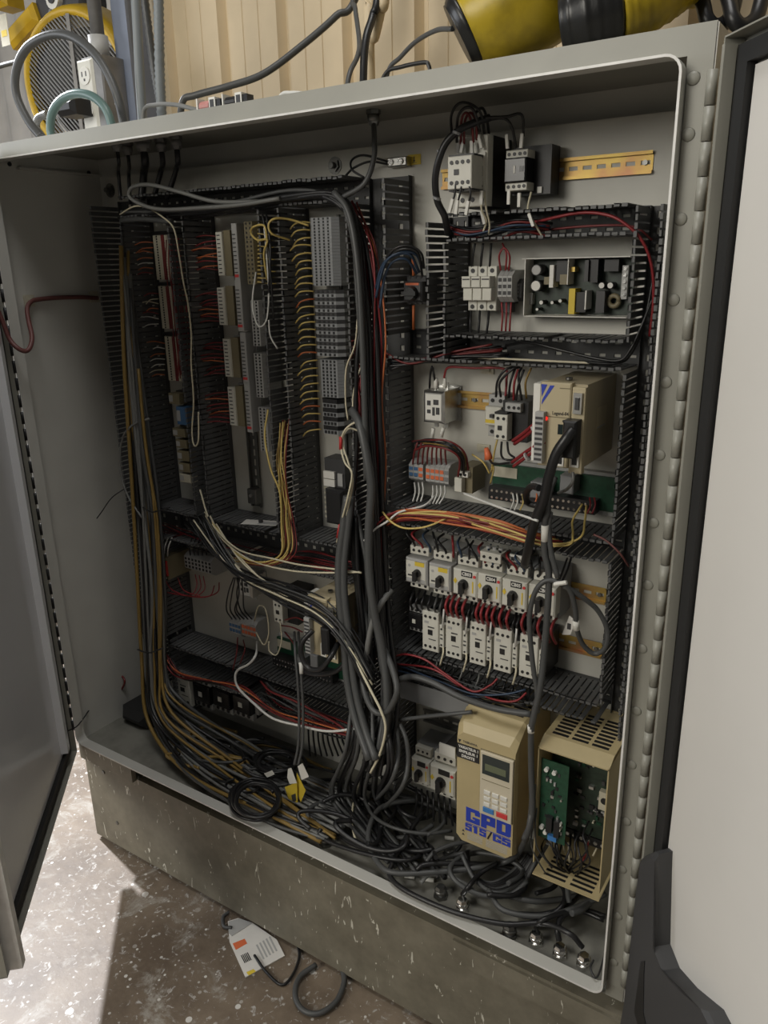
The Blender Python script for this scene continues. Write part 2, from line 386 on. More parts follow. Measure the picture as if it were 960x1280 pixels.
ldoor, lpt = door('left_door', (-.010, -.006), (.497+.045, -.561, 0), (.561, .542, 0), .752, -.03, 1.53, 'paint', 'doorgloss')
rdoor, rpt = door('right_door', (HXR+.012, .012), (.66, -.75, 0), (-.75, -.66, 0), .76, -.03, 1.52, 'paint', 'doorwhite')
# stiffener channels near hinge on left door, and the seal channel of the right door
MB().box(.060, .085, -.0145, .004, .05, 1.50).obj('stiffener', 'doorgloss', ldoor)
MB().box(.715, .735, -.006, .030, .0, 1.55).obj('door_edge_channel', 'lip', ldoor)
MB().box(.004, .010, -.006, .010, .0, 1.54).obj('seal_channel', 'paint', rdoor)
# moulded black document pocket on the right door
PK = [(820, 1067), (836, 1060), (841, 1064), (840, 1090), (838, 1180), (850, 1210), (872, 1235), (905, 1262), (930, 1310), (960, 1400), (770, 1400), (798, 1250), (806, 1180), (814, 1110)]
pk = [rpt(u, v) for u, v in PK]
def rprism(mb, poly, n0, n1): return mb.loft([[(s, n0, z) for s, z in poly], [(s, n1, z) for s, z in poly]])
cx_ = sum(p[0] for p in pk)/len(pk); cz_ = sum(p[1] for p in pk)/len(pk)
sh = lambda k: [(cx_+(s-cx_)*k, cz_+(z-cz_)*k) for s, z in pk]
pb = MB().loft([[(s, -.0144, z) for s, z in sh(1)], [(s, .008, z) for s, z in sh(.985)], [(s, .016, z) for s, z in sh(.93)], [(s, .016, z) for s, z in sh(.5)]])
pocket = tag(pb.obj('document_pocket', 'dgrey'), 'black moulded plastic document pocket on the right door', 'document pocket')
pocket.matrix_world = rdoor.matrix_basis.copy()
gr = [rpt(u, v) for u, v in ((823, 1198), (828, 1198), (827, 1215), (826, 1262), (832, 1290), (826, 1300), (814, 1262))]
MB().loft([[(s, .0165, z) for s, z in gr], [(s, .0172, z) for s, z in gr]]).obj('grip_slot', 'black', pocket)

# ------------------------------------------------------------------ slotted wiring ducts
PITCH_D, FW, YT = .0125, .0092, .20
fm = {}
def finger_mesh(axis, sgn):
    k = (axis, sgn)
    if k not in fm:
        b = MB(); t = .0016
        if axis == 'V':
            b.box(-t/2, t/2, YT-.287, 0, -FW/2, FW/2); b.box(-t/2 if sgn > 0 else -.0045, .0045 if sgn > 0 else t/2, YT-.287, YT-.287+.0035, -FW/2, FW/2)
        else:
            b.box(-FW/2, FW/2, YT-.287, 0, -t/2, t/2); b.box(-FW/2, FW/2, YT-.287, YT-.287+.0035, -t/2 if sgn > 0 else -.0045, .0045 if sgn > 0 else t/2)
        fm[k] = b.mesh('finger', 'duct')
    return fm[k]
def duct(axis, p0, p1, a0, a1, label, skip=(), walls=(0, 1), cover=False, yo=0):
    """axis V: side walls at x = p0, p1 and length along z from a0 to a1; axis H: walls at z, length along x"""
    t = thing('wiring_duct', label, 'wiring duct', ((p0+p1)/2, PD, a0) if axis == 'V' else (a0, PD, (p0+p1)/2), 'slotted grey wiring ducts')
    L = a1-a0; h = (p1-p0)/2
    b = MB()
    def bx(q0, q1, y0, y1, l0, l1):
        if axis == 'V': b.box(q0, q1, y0, y1, l0, l1)
        else: b.box(l0, l1, y0, y1, q0, q1)
    # punched base: long strips with bridges between the slots
    rows = [-h, -h*.56, -h*.34, h*.34, h*.56, h]
    for i in (0, 2, 4): bx(rows[i], rows[i+1], -.0025, 0, 0, L)
    n = max(2, int(L/.026)); st = L/n
    for k in range(n+1):
        c = k*st
        for i in (1, 3): bx(rows[i], rows[i+1], -.0025, 0, max(0, c-.0075), min(L, c+.0075))
    for wl_ in walls:
        q = -h if wl_ == 0 else h
        bx(q-.0008, q+.0008, -.0135, -.002, 0, L)
    b.obj('duct_base', 'ductbase', t)
    n = int(L/PITCH_D)
    for wl_ in walls:
        q = -h if wl_ == 0 else h; me = finger_mesh(axis, 1 if wl_ == 0 else -1)
        for k in range(n):
            c = (k+.5)*PITCH_D
            if any(s0 <= a0+c <= s1 for (ww, s0, s1) in skip if ww in (wl_, 2)): continue
            if random.random() < .012: continue
            j = random.gauss(0, .008)
            if axis == 'V': inst('finger', me, (q, -.013, c), t, (0, 0, j))
            else: inst('finger', me, (c, -.013, q), t, (j, 0, 0))
    if cover:
        MB().box(*((-h-.002, h+.002) if axis == 'V' else (0, L)), YT-PY-.003, YT-PY-.001, *((0, L) if axis == 'V' else (-h-.002, h+.002))).obj('duct_cover', 'grey', t)
    return t
XA0, XA1, XB0, XB1, XC0, XC1, XD0, XD1 = .086, .193, .350, .402, .622, .680, .845, .937
duct('V', XA0, XA1, .02, 1.432, 'tall slotted grey duct along the inner left wall, fingers lit from behind', skip=((1, 1.38, 1.44), (1, .585, .672), (0, .02, .08)))
duct('H', 1.386, 1.432, XA1, XD0, 'slotted grey duct across the top of the terminal strips, full of black cables', skip=((0, XB0, XB1), (0, XC0, XC1), (0, XD0-.04, XD0)))
duct('V', XB0, XB1, .672, 1.386, 'slotted grey duct between the cream terminal strip and the white relay cards', skip=())
duct('V', XC0, XC1, .672, 1.386, 'slotted grey duct between the relay cards and the grey terminal strip with yellow wires')
duct('V', XD0, XD1, .06, 1.432, 'wide slotted grey duct in the middle of the panel holding the thick vertical cables', skip=((0, 1.386, 1.44), (0, .59, .67), (1, .42, .455), (1, .75, .785), (1, 1.09, 1.135)))
duct('H', .588, .672, XA1, XD0, 'wide slotted grey duct under the terminal strips, red wires inside', skip=((1, XB0, XB1), (1, XC0, XC1)))
duct('H', .188, .268, XA1, XD0, 'slotted grey duct along the lower left below the blue and orange terminals')
duct('H', 1.306, 1.352, 1.066, 1.402, 'slotted grey duct above the open-frame power supply')
duct('V', 1.026, 1.066, 1.092, 1.352, 'short slotted grey duct left of the white fuse holder', skip=((1, 1.30, 1.36),))
duct('H', 1.092, 1.142, XD1, 1.402, 'slotted grey duct between the power supply and the servo drive', skip=((1, .937, 1.066),))
duct('V', 1.402, 1.446, .10, 1.352, 'tall slotted grey duct beside the right hinge edge', skip=((0, 1.09, 1.14), (0, .75, .79), (0, .418, .46), (0, .1, .418)))
duct('H', .750, .790, XD1, 1.402, 'slotted grey duct between the servo drive and the motor breakers')
duct('H', .418, .460, XD1, 1.402, 'slotted grey duct right under the row of contactors')
duct('H', .342, .385, .952, 1.128, 'duct with a plain grey lid above the two lower motor breakers', cover=True)

# ------------------------------------------------------------------ DIN rails
def rail(axis, c, a0, a1, label, m='gold', yb=PD):
    t = thing('din_rail', label, 'din rail', (a0, yb, c) if axis == 'H' else (c, yb, a0))
    L = a1-a0; b = MB()
    def bx(q0, q1, y0, y1, l0, l1):
        if axis == 'H': b.box(l0, l1, y0, y1, q0, q1)
        else: b.box(q0, q1, y0, y1, l0, l1)
    bx(-.0175, -.0125, -.0075, -.0062, 0, L); bx(.0125, .0175, -.0075, -.0062, 0, L)
    bx(-.0135, -.0122, -.0070, -.0002, 0, L); bx(.0122, .0135, -.0070, -.0002, 0, L)
    bx(-.0125, -.0033, -.0014, -.0002, 0, L); bx(.0033, .0125, -.0014, -.0002, 0, L)
    n = max(1, round(L/.025)); st = L/n
    for k in range(n+1): bx(-.0034, .0034, -.0014, -.0002, max(0, k*st-.0045), min(L, k*st+.0045))
    b.obj('rail_body', m, t)
    for k in (1, n-1):
        if n > 2:
            c_ = (k+.5)*st; s = MB(); s.cyl((c_, -.0014, 0) if axis == 'H' else (0, -.0014, c_), (c_, -.0045, 0) if axis == 'H' else (0, -.0045, c_), .0042, 10); s.obj('screw', 'dsteel', t)
    return t
rail('H', 1.4195, 1.005, 1.397, 'gold zinc-plated rail behind the upper pair of contactors')
rail('H', 1.212, 1.075, 1.170, 'short plated rail behind the white fuse holder', 'dsteel')
rail('H', 1.006, 1.045, 1.21, 'gold plated rail beside the metal line filter')
rail('H', .643, .975, 1.372, 'gold plated rail behind the row of motor breakers')
rail('H', .525, .975, 1.372, 'gold plated rail behind the row of contactors')
rail('V', .285, .69, 1.36, 'vertical rail under the cream terminal strip', 'dsteel')
rail('V', .474, .69, 1.30, 'bare slotted vertical rail below the white relay cards', 'dsteel')
rail('V', .775, .69, 1.37, 'vertical rail under the grey terminal strip', 'dsteel')
rail('H', .245, .96, 1.125, 'plated rail behind the two lower motor breakers', 'dsteel')

# ------------------------------------------------------------------ devices
def box_px(u0, v0, u1, v1, y):
    uc, vc = (u0+u1)/2, (v0+v1)/2; c = at(uc, vc, y)
    wd = at(u1, vc, y).x-at(u0, vc, y).x; h = at(uc, v0, y).z-at(uc, v1, y).z
    return c.x, c.z-h/2, wd, h, PY-y
def holes(parent, xs, zs, y, r, m='black', name='screw', depth=.0012):
    me = MB().cyl((0, 0, 0), (0, -depth, 0), r, 8).mesh(name, m)
    for z in zs:
        for x in xs: inst(name, me, (x, y, z), parent)
RAILD = .008
def contactor(px, y, label, aux=True, m='white', group=None):
    cx, z0, wd, h, d = box_px(*px, y)
    t = thing('contactor', label, 'contactor', (cx, PD, z0), group); hw = wd/2
    MB().box(-hw*.98, hw+.011, -d*.80, -RAILD, .004, h-.004).obj('base_body', 'black', t)
    MB().cbox(-hw*.95, hw*.95, -d*.86, -d*.60, h*.02, h*.98, .002).obj('arc_chamber', 'black', t)
    f = MB().cbox(-hw, hw, -d, -d*.84, 0, h, .0015).obj('front_cover', m, t)
    holes(f, (-hw*.58, 0, hw*.58), (h*.87, h*.12), -d, wd*.085)
    MB().box(-hw*.28, hw*.28, -d-.0012, -d, h*.42, h*.55).obj('plunger', 'black', f)
    MB().box(-hw*.3, hw*.5, -d-.0006, -d, h*.60, h*.63).obj('marking', 'dgrey', f)
    MB().box(-hw*.72, -hw*.2, -d-.0006, -d, h*.70, h*.76).obj('marking', 'lgrey', f)
    MB().box(-hw*.2, hw*.7, -d-.0006, -d, h*.30, h*.32).obj('marking', 'dgrey', f)
    b = MB()
    for k in (-.6, 0, .6): b.box(k*hw-.003, k*hw+.003, -d*.82, -d*.5, h, h+.003)
    b.obj('terminal_shroud', 'dgrey', t)
    if aux:
        a = MB().cbox(hw+.001, hw+.0115, -d*.97, -d*.80, h*.15, h*.72, .001).obj('auxiliary_contact', m, t)
        holes(a, (hw+.006,), (h*.22, h*.62), -d*.97, .0022)
        MB().box(hw+.003, hw+.009, -d*.97-.0005, -d*.97, h*.36, h*.40).obj('marking', 'dgrey', a)
        MB().box(hw+.003, hw+.009, -d*.97-.0005, -d*.97, h*.46, h*.49).obj('marking', 'dgrey', a)
    return t
CT = [((528, 765, 548, 814), 'at the end next to the small black contactor'), ((557, 772, 577, 823), 'second from the small black contactor'),
      ((587, 779, 607, 831), 'third from the small black contactor, stained brown on top'), ((617, 787, 639, 840), 'fourth from the small black contactor'),
      ((649, 795, 672, 848), 'at the bare rail end, behind a hanging cable')]
for px, s in CT: contactor(px, .205, 'cream-fronted contactor in the lower row, '+s, group='cream contactors under the breakers')
def black_contactor(px, y, label, side=.0):
    cx, z0, wd, h, d = box_px(*px, y); t = thing('contactor', label, 'contactor', (cx, PD, z0)); hw = wd/2
    MB().box(-hw, hw+side, -d*.72, -RAILD, .002, h-.002).obj('base_body', 'black', t)
    MB().cbox(-hw*.9, hw*.9, -d, -d*.7, h*.22, h*.78, .002).obj('front_cover', 'blackg', t)
    for zc in (.12, .88):
        b = MB().cbox(-hw*.95, hw*.95, -d*.9, -d*.7, h*(zc-.09), h*(zc+.09), .001).obj('terminal_row', 'lgrey', t)
        holes(b, (-hw*.6, -hw*.05, hw*.5), (h*zc,), -d*.9, wd*.085)
    MB().box(-hw*.3, hw*.1, -d-.001, -d, h*.42, h*.58).obj('indicator', 'white', t)
    return t
black_contactor((509, 761, 528, 792), .21, 'small black contactor with pale terminals at the start of the contactor row')
# motor breakers
def breaker(px, y, label, knob='black', tagtxt=None, style=0, top=True, group=None):
    cx, z0, wd, h, d = box_px(*px, y); t = thing('motor_breaker', label, 'motor breaker', (cx, PD, z0), group); hw = wd/2
    e = h*.42
    MB().box(-hw, hw, -d*.72, -RAILD, -h*.24, h+e).obj('housing', 'lgrey' if style == 0 else 'midgrey', t)
    f = MB().cbox(-hw, hw, -d, -d*.70, 0, h, .003).obj('front_cover', 'white' if style else 'lgrey', t)
    if style == 0: MB().box(-hw*.92, hw*.85, -d-.0008, -d, h*.10, h*.90).obj('face_plate', 'white', f)
    tb = MB().cbox(-hw*.85, hw*.85, -d*.86, -d*.70, h+e*.22, h+e, .001).obj('terminal_row', 'white', t)
    holes(tb, (-hw*.5, 0, hw*.5), (h+e*.60,), -d*.86, wd*.062)
    lb = MB().cbox(-hw*.85, hw*.85, -d*.86, -d*.70, -h*.26, -.001, .001).obj('terminal_row', 'white', t)
    holes(lb, (-hw*.55, 0, hw*.55), (-h*.13,), -d*.86, wd*.062)
    k = MB()
    r = wd*(.20 if style else .17)
    kx = -hw*.08 if style else hw*.12
    k.cyl((kx, -d, h*.46), (kx, -d-.008, h*.46), r, 14, r*.9)
    k.box(kx-r*.42, kx+r*.42, -d-.017, -d-.006, h*.46-r*1.55, h*.46+r*.8)
    k.obj('rotary_knob', knob, t)
    if style:
        MB().box(-hw*.28, hw*.62, -d-.001, -d, h*.76, h*.97).obj('name_tag', 'black', f)
        if tagtxt: text(tagtxt, 'label', f, (hw*.16, -d-.0014, h*.865), h*.17, wd*.38, .0003)
        MB().cyl((hw*.80, -d, h*.82), (hw*.80, -d-.0015, h*.82), wd*.06, 10).obj('trip_button', 'redk', f)
        MB().prism([(-hw*.78, h*.42), (-hw*.62, h*.54), (-hw*.78, h*.66), (-hw*.94, h*.54)][::-1], -d-.001, -d).obj('marking', 'labely', f)
        MB().box(hw*.62, hw*.72, -d-.0008, -d, h*.18, h*.62).obj('marking', 'labely', f)
    else:
        MB().box(-hw*.10, hw*.75, -d-.0016, -d, h*.74, h*.90).obj('name_tag', 'labely', f)
        MB().cyl((-hw*.62, -d-.0008, h*.72), (-hw*.62, -d-.0014, h*.72), wd*.06, 10).obj('marking', 'lgrey', f)
        MB().box(-hw*.75, -hw*.40, -d-.0014, -d, h*.30, h*.36).obj('marking', 'dgrey', f)
        MB().box(-hw*.90, hw*.80, -d-.0014, -d, h*.10, h*.22).obj('marking', 'lgrey', f)
    return t
g = 'motor breakers in the upper row'
breaker((507, 699, 534, 730), .205, 'grey motor breaker with yellow tag at the duct end of the breaker row', style=0, group=g)
breaker((536, 706, 563, 738), .205, 'grey motor breaker with yellow tag beside the breaker marked CB03', style=0, group=g)
B3 = breaker((566, 713, 596, 745), .205, 'white motor breaker marked CB03', tagtxt='CB03', style=1, group=g)
B4 = breaker((596.5, 719, 626, 752), .205, 'white motor breaker marked CB04', tagtxt='CB04', style=1, group=g)
B5 = breaker((627, 726, 658, 760), .205, 'white motor breaker marked CB05', tagtxt='CB05', style=1, group=g)
B6 = breaker((660, 733, 694, 768), .205, 'white motor breaker marked CB06 behind the hanging cables', tagtxt='CB06', style=1, group=g)
# an extra terminal adaptor on CB04
cx, z0, wd, h, d = box_px(600, 691, 626, 703, .20)
t = thing('terminal_adaptor', 'white three-way terminal adaptor plugged on top of breaker CB04', 'terminal adaptor', (cx, PD, z0))
a = MB().cbox(-wd/2, wd/2, -d, -d*.6, 0, h, .001).obj('body', 'white', t); holes(a, (-wd*.3, 0, wd*.3), (h*.5,), -d, .0032)
for k in (-.3, 0, .3): MB().cyl((wd*k, -d*.8, h), (wd*k, -d*.8, h+.006), .0048, 8).obj('terminal_cap', 'lgrey', t)
cx, z0, wd, h, d = box_px(637, 694, 653, 703, .22)
t = thing('terminal_marker', 'small white marker plate above breaker CB05', 'marker', (cx, PD, z0))
MB().box(-wd/2, wd/2, -d, -d+.004, 0, h).obj('plate', 'label', t); MB().box(-wd*.3, wd*.3, -d+.004, 0, -.004, h*.7).obj('holder', 'dgrey', t); MB().box(-wd*.35, -wd*.1, -d-.0005, -d, h*.2, h*.7).obj('marking', 'dgrey', t)
g = 'motor breakers by the beige drive'
breaker((514, 951, 536, 979), .20, 'white motor breaker below the grey duct lid, beside the wide duct', style=1, group=g)
breaker((537, 961, 568, 992), .20, 'white motor breaker below the grey duct lid, touching the beige drive', style=1, group=g)
cx, z0, wd, h, d = box_px(549, 932, 569, 945, .21)
t = thing('terminal_marker', 'white marker plate under the grey duct lid', 'marker', (cx, PD, z0)); MB().box(-wd/2, wd/2, -d, -d+.004, 0, h).obj('plate', 'label', t); MB().box(-wd*.3, wd*.3, -d+.004, 0, 0, h*.7).obj('holder', 'dgrey', t)

# upper contactor with front auxiliary block
cx, z0, wd, h, d = box_px(570, 170, 609, 259, .195)
t = thing('power_contactor', 'large pale contactor with an eight-screw auxiliary block, highest on the panel', 'contactor', (cx, PD, z0)); hw = wd/2
MB().box(-hw, hw, -d*.80, -RAILD, 0, h).obj('base_body', 'black', t)
f = MB().cbox(-hw, hw, -d, -d*.78, 0, h, .0015).obj('front_cover', 'white', t)
holes(f, (-hw*.55, hw*.1, hw*.72), (h*.10,), -d, .0042)
MB().box(hw*.45, hw*.92, -d-.004, -d, h*.22, h*.75).obj('side_strip', 'white', f)
holes(f, (hw*.7,), (h*.28, h*.68), -d-.004, .003); MB().box(hw*.62, hw*.78, -d-.0046, -d-.004, h*.42, h*.56).obj('marking', 'dgrey', f)
c2 = at(574.5, 215.5, .150); ax = c2.x-cx; az = c2.z-z0; aw = .0225; ah = .0255; yd = PY-.150
a = MB().cbox(ax-aw, ax+aw, -yd, -d, az-ah, az+ah, .0012).obj('auxiliary_block', 'white', t)
MB().box(ax-aw-.001, ax+aw+.001, -yd+.006, -d, az-ah-.003, az-ah).obj('block_rim', 'black', a); MB().box(ax-aw-.001, ax+aw+.001, -yd+.006, -d, az+ah, az+ah+.003).obj('block_rim', 'black', a)
holes(a, [ax+aw*k for k in (-.66, -.2, .26, .72)], (az-ah*.62, az+ah*.62), -yd, .0034)
MB().box(ax-aw*.45, ax-aw*.05, -yd-.001, -yd, az-ah*.15, az+ah*.2).obj('plunger', 'black', a)
cx, z0, wd, h, d = box_px(630, 187, 657, 238, .215)
t = thing('control_relay', 'black contactor with pale screw rows beside the gold rail end', 'contactor', (cx, PD, z0)); hw = wd/2
MB().box(-hw, hw+.030, -d*.55, -RAILD, -.006, h+.008).obj('base_body', 'black', t)
MB().cbox(-hw, hw, -d, -d*.5, h*.2, h*.8, .002).obj('front_cover', 'blackg', t)
for zc in (.1, .9):
    b = MB().cbox(-hw, hw, -d*.92, -d*.5, h*(zc-.1), h*(zc+.1), .001).obj('terminal_row', 'white', t); holes(b, (-hw*.7, -hw*.2, hw*.3, hw*.75), (h*zc,), -d*.92, .003)
MB().box(-hw*.1, hw*.05, -d-.001, -d, h*.42, h*.6).obj('marking', 'label', t); MB().box(hw*.45, hw*.8, -d-.001, -d, h*.45, h*.58).obj('marking', 'grey', t)
MB().box(hw+.008, hw+.016, -d*.55-.004, -d*.55, -.004, .006).obj('marker', 'label', t)
# ground lug and its label
cx, z0, wd, h, d = box_px(484, 196, 508, 208, .28)
t = thing('ground_lug', 'silver ground lug with screws beside a yellow earth label', 'ground lug', (cx, PD, z0))
MB().cbox(-wd/2, wd/2, -d, 0, 0, h, .002).obj('lug_body', 'steel', t)
for k in (-.28, .22): MB().cyl((wd*k, -d, h*.5), (wd*k, -d-.004, h*.5), .0055, 10).obj('screw', 'chrome', t)
cx, z0, wd, h, d = box_px(510, 193, 526, 206, PY-.0008)
t = thing('earth_label', 'yellow earth sticker with an arrow symbol', 'label', (cx, PD, z0))
MB().box(-wd/2, wd/2, -.0009, -.0002, 0, h).obj('sticker', 'labely', t)
MB().box(-.0008, .0008, -.0013, -.0009, h*.42, h*.8).prism([(-.003, h*.42), (0, h*.25), (.003, h*.42)], -.0013, -.0009).box(-.005, .005, -.0013, -.0009, h*.18, h*.22).obj('symbol', 'black', t)

# fuse holder
cx, z0, wd, h, d = box_px(581, 333, 617, 389, .235)
t = thing('fuse_holder', 'white three-pole fuse holder with pull-out levers', 'fuse holder', (cx, PD, z0)); pw = wd/3
for i in range(3):
    x0 = -wd/2+i*pw
    b = MB().cbox(x0+.0005, x0+pw-.0005, -d*.8, -RAILD, 0, h, .001).obj('pole_body', 'white', t); holes(b, (x0+pw/2,), (h*.09, h*.90), -d*.8, .0042)
    MB().cbox(x0-.003, x0+pw-.0045, -d-.008, -d*.8, h*.53, h*.78, .001).obj('lever', 'white', t)
    MB().box(x0-.001, x0+pw-.006, -d-.0086, -d-.008, h*.70, h*.73).obj('marking', 'dgrey', t)
    MB().cbox(x0-.002, x0+pw-.0035, -d-.003, -d*.8, h*.24, h*.52, .001).obj('lever_foot', 'white', t)
MB().box(wd/2, wd/2+.018, -d*.5, -RAILD, -.004, h*.7).obj('end_plate', 'dgrey', t)
def term_group(px, y, n, label, m='grey', m2='black', rot='H', rows=2, name='terminal_strip', cat='terminal strip', group=None, mats=None, hole=.0016):
    """row (H) or column (V) of terminal blocks, each a part"""
    cx, z0, wd, h, d = box_px(*px, y); t = thing(name, label, cat, (cx, PD, z0), group)
    L = wd if rot == 'H' else h; p = L/n; mm = {}
    for k in range(n):
        ml = mats[k % len(mats)] if mats else m
        if ml not in mm:
            b = MB()
            if rot == 'H': b.loft([[(-p*.47, -RAILD, 0), (p*.47, -RAILD, 0), (p*.47, -RAILD, h), (-p*.47, -RAILD, h)], [(-p*.47, -d*.78, 0), (p*.47, -d*.78, 0), (p*.47, -d*.78, h), (-p*.47, -d*.78, h)], [(-p*.47, -d, h*.18), (p*.47, -d, h*.18), (p*.47, -d, h*.82), (-p*.47, -d, h*.82)]])
            else: b.loft([[(-wd/2, -RAILD, -p*.47), (wd/2, -RAILD, -p*.47), (wd/2, -RAILD, p*.47), (-wd/2, -RAILD, p*.47)], [(-wd/2, -d*.78, -p*.47), (wd/2, -d*.78, -p*.47), (wd/2, -d*.78, p*.47), (-wd/2, -d*.78, p*.47)], [(-wd*.34, -d, -p*.47), (wd*.34, -d, -p*.47), (wd*.34, -d, p*.47), (-wd*.34, -d, p*.47)]])
            mm[ml] = b.mesh('terminal_block', ml)
        c = -wd/2+(k+.5)*p if rot == 'H' else (k+.5)*p
        inst('terminal_block', mm[ml], (c, 0, 0) if rot == 'H' else (0, 0, c), t)
    hb = MB()
    for k in range(n):
        c = -wd/2+(k+.5)*p if rot == 'H' else (k+.5)*p
        for j in range(rows):
            q = (j+.5)/rows*.62+.19
            X, Z = (c, h*q) if rot == 'H' else (-wd/2+wd*q, c)
            s_ = min(p*.34, hole*1.4); hb.box(X-s_, X+s_, -d-.0006, -d, Z-s_, Z+s_)
    o = hb.obj('screw_holes', m2, t); o['kind'] = 'stuff'
    return t, (cx, z0, wd, h, d)
term_group((622, 338, 640, 378), .235, 3, 'grey three-pole terminal block beside the white fuse holder', 'lgrey', rows=3, hole=.004)
term_group((643, 349, 652, 377), .26, 1, 'narrow dark end clamp between terminal block and power supply', 'dgrey', 'grey', rows=4, name='end_clamp', cat='end clamp')

# open-frame power supply
cx, z0, wd, h, d = box_px(653, 322, 783, 397, .255)
t = thing('power_supply', 'open-frame power supply in a white metal tray', 'power supply', (cx, PD, z0)); hw = wd/2
MB().box(-hw, hw, -.006, 0, 0, h).box(-hw, -hw+.0015, -d, 0, 0, h).box(-hw, hw, -d, 0, 0, .0015).box(-hw-.006, hw, -d, 0, h-.0015, h).obj('tray', 'label', t)
MB().box(-hw+.003, hw-.001, -.011, -.009, .003, h-.003).obj('circuit_board', 'pcbd', t)
def K(x, z): return (-hw+wd*x, h*z)
def pb_(name, m, x0, x1, zz0, zz1, dp): 
    a, b = K(x0, zz0), K(x1, zz1); MB().box(a[0], b[0], -.011-dp, -.011, a[1], b[1]).obj(name, m, t)
def pc_(name, m, x, z, r, dp, top='label'):
    a = K(x, z); c = MB().cyl((a[0], -.011, a[1]), (a[0], -.011-dp, a[1]), r, 14).obj(name, m, t, True); MB().cyl((a[0], -.011-dp, a[1]), (a[0], -.0115-dp, a[1]), r*.86, 14).obj('capacitor_top', top, c)
pc_('capacitor', 'black', .11, .80, .0095, .03, 'lgrey'); pc_('capacitor', 'black', .11, .53, .0098, .03, 'label')
for x, z, r in ((.155, .24, .004), (.265, .24, .0032), (.345, .27, .0034), (.115, .12, .0028), (.735, .53, .0055), (.815, .53, .0055)): pc_('capacitor', 'black', x, z, r, .022)
pb_('heatsink', 'label', .235, .275, .50, .88, .026); pb_('heatsink', 'label', .418, .426, .55, .98, .03); pb_('heatsink', 'label', .60, .612, .13, .45, .03); pb_('heatsink', 'dgrey', .585, .62, .60, .95, .032)
pb_('transformer', 'labely', .44, .50, .05, .48, .028); pb_('transformer_core', 'black', .50, .60, .08, .42, .024); pb_('transformer_core', 'black', .62, .70, .58, .96, .026)
pb_('transformer', 'olive', .335, .42, .55, .72, .024); pb_('inductor', 'gold', .40, .47, .76, .84, .02); pb_('choke', 'dgrey', .70, .78, .08, .44, .027); pb_('relay', 'black', .75, .88, .76, .95, .022)
pb_('choke', 'olive', .17, .235, .55, .68, .02); pb_('module', 'black', .29, .40, .60, .95, .02); pb_('connector', 'lgrey', .90, .955, .30, .85, .012); pb_('connector', 'lgrey', .005, .04, .2, .4, .012)
for k in range(5): a = K(.93, .38+k*.105); MB().cyl((a[0], -.023, a[1]), (a[0], -.026, a[1]), .003, 8).obj('terminal_screw', 'chrome', t)
for x, z in ((.54, .25), (.84, .27)):
    a = K(x, z); ring = [V((a[0]+.009*math.cos(q*.5236), -.022, a[1]+.009*math.sin(q*.5236))) for q in range(13)]; MB().tube(ring, .0045, 6).obj('toroid', 'olive', t, True)

# small rotary disconnect by the wide duct
cx, z0, wd, h, d = box_px(504, 345, 527, 381, .235)
t = thing('rotary_disconnect', 'small dark grey rotary disconnect with an orange-red stripe', 'disconnect', (cx, PD, z0)); hw = wd/2
MB().cbox(-hw*1.1, hw*1.1, -d*.75, -RAILD, 0, h, .002).obj('body', 'dgrey', t); MB().cbox(-hw, hw, -d, -d*.7, h*.12, h*.80, .003).obj('front_cover', 'dgrey', t)
MB().box(-hw*.7, hw*.7, -d-.0008, -d, h*.68, h*.76).obj('stripe', 'orange', t)
k = MB(); k.cyl((0, -d, h*.40), (0, -d-.012, h*.40), wd*.33, 16, wd*.28); k.box(-wd*.38, wd*.38, -d-.016, -d-.006, h*.33, h*.47); k.obj('rotary_knob', 'black', t)
holes(t, (-hw*.7, -.1*hw, hw*.5), (h*.95, h*.05), -d*.75, .003)

# metal line filter
def line_filter(px, y, label, sidew=.02):
    cx, z0, wd, h, d = box_px(*px, y); t = thing('line_filter', label, 'line filter', (cx, PD, z0)); hw = wd/2
    MB().cbox(-hw, hw, -d, -.004, 0, h, .004).obj('can', 'steel', t); MB().box(-hw-.006, hw+.006, -.004, 0, -.004, h+.004).obj('flange', 'steel', t)
    l = MB().box(-hw*.75, hw*.75, -d-.0006, -d, h*.10, h*.90).obj('rating_label', 'label', t)
    for x0, x1, q0, q1 in ((-.6, -.25, .55, .70), (-.6, -.25, .3, .42), (.0, .5, .58, .74), (.25, .6, .28, .5), (-.1, .15, .24, .5)): MB().box(hw*x0, hw*x1, -d-.001, -d-.0006, h*q0, h*q1).obj('print', 'dgrey', l)
    for x in (-hw*.45, hw*.5): MB().box(x-.004, x+.004, -d*.5-.002, -d*.5+.002, h, h+.014).obj('tab', 'steel', t); MB().box(x-.004, x+.004, -d*.5-.002, -d*.5+.002, -.014, 0).obj('tab', 'steel', t)
    return t
line_filter((529, 489, 555, 529), .235, 'metal line filter can with white rating label beside the wide duct')
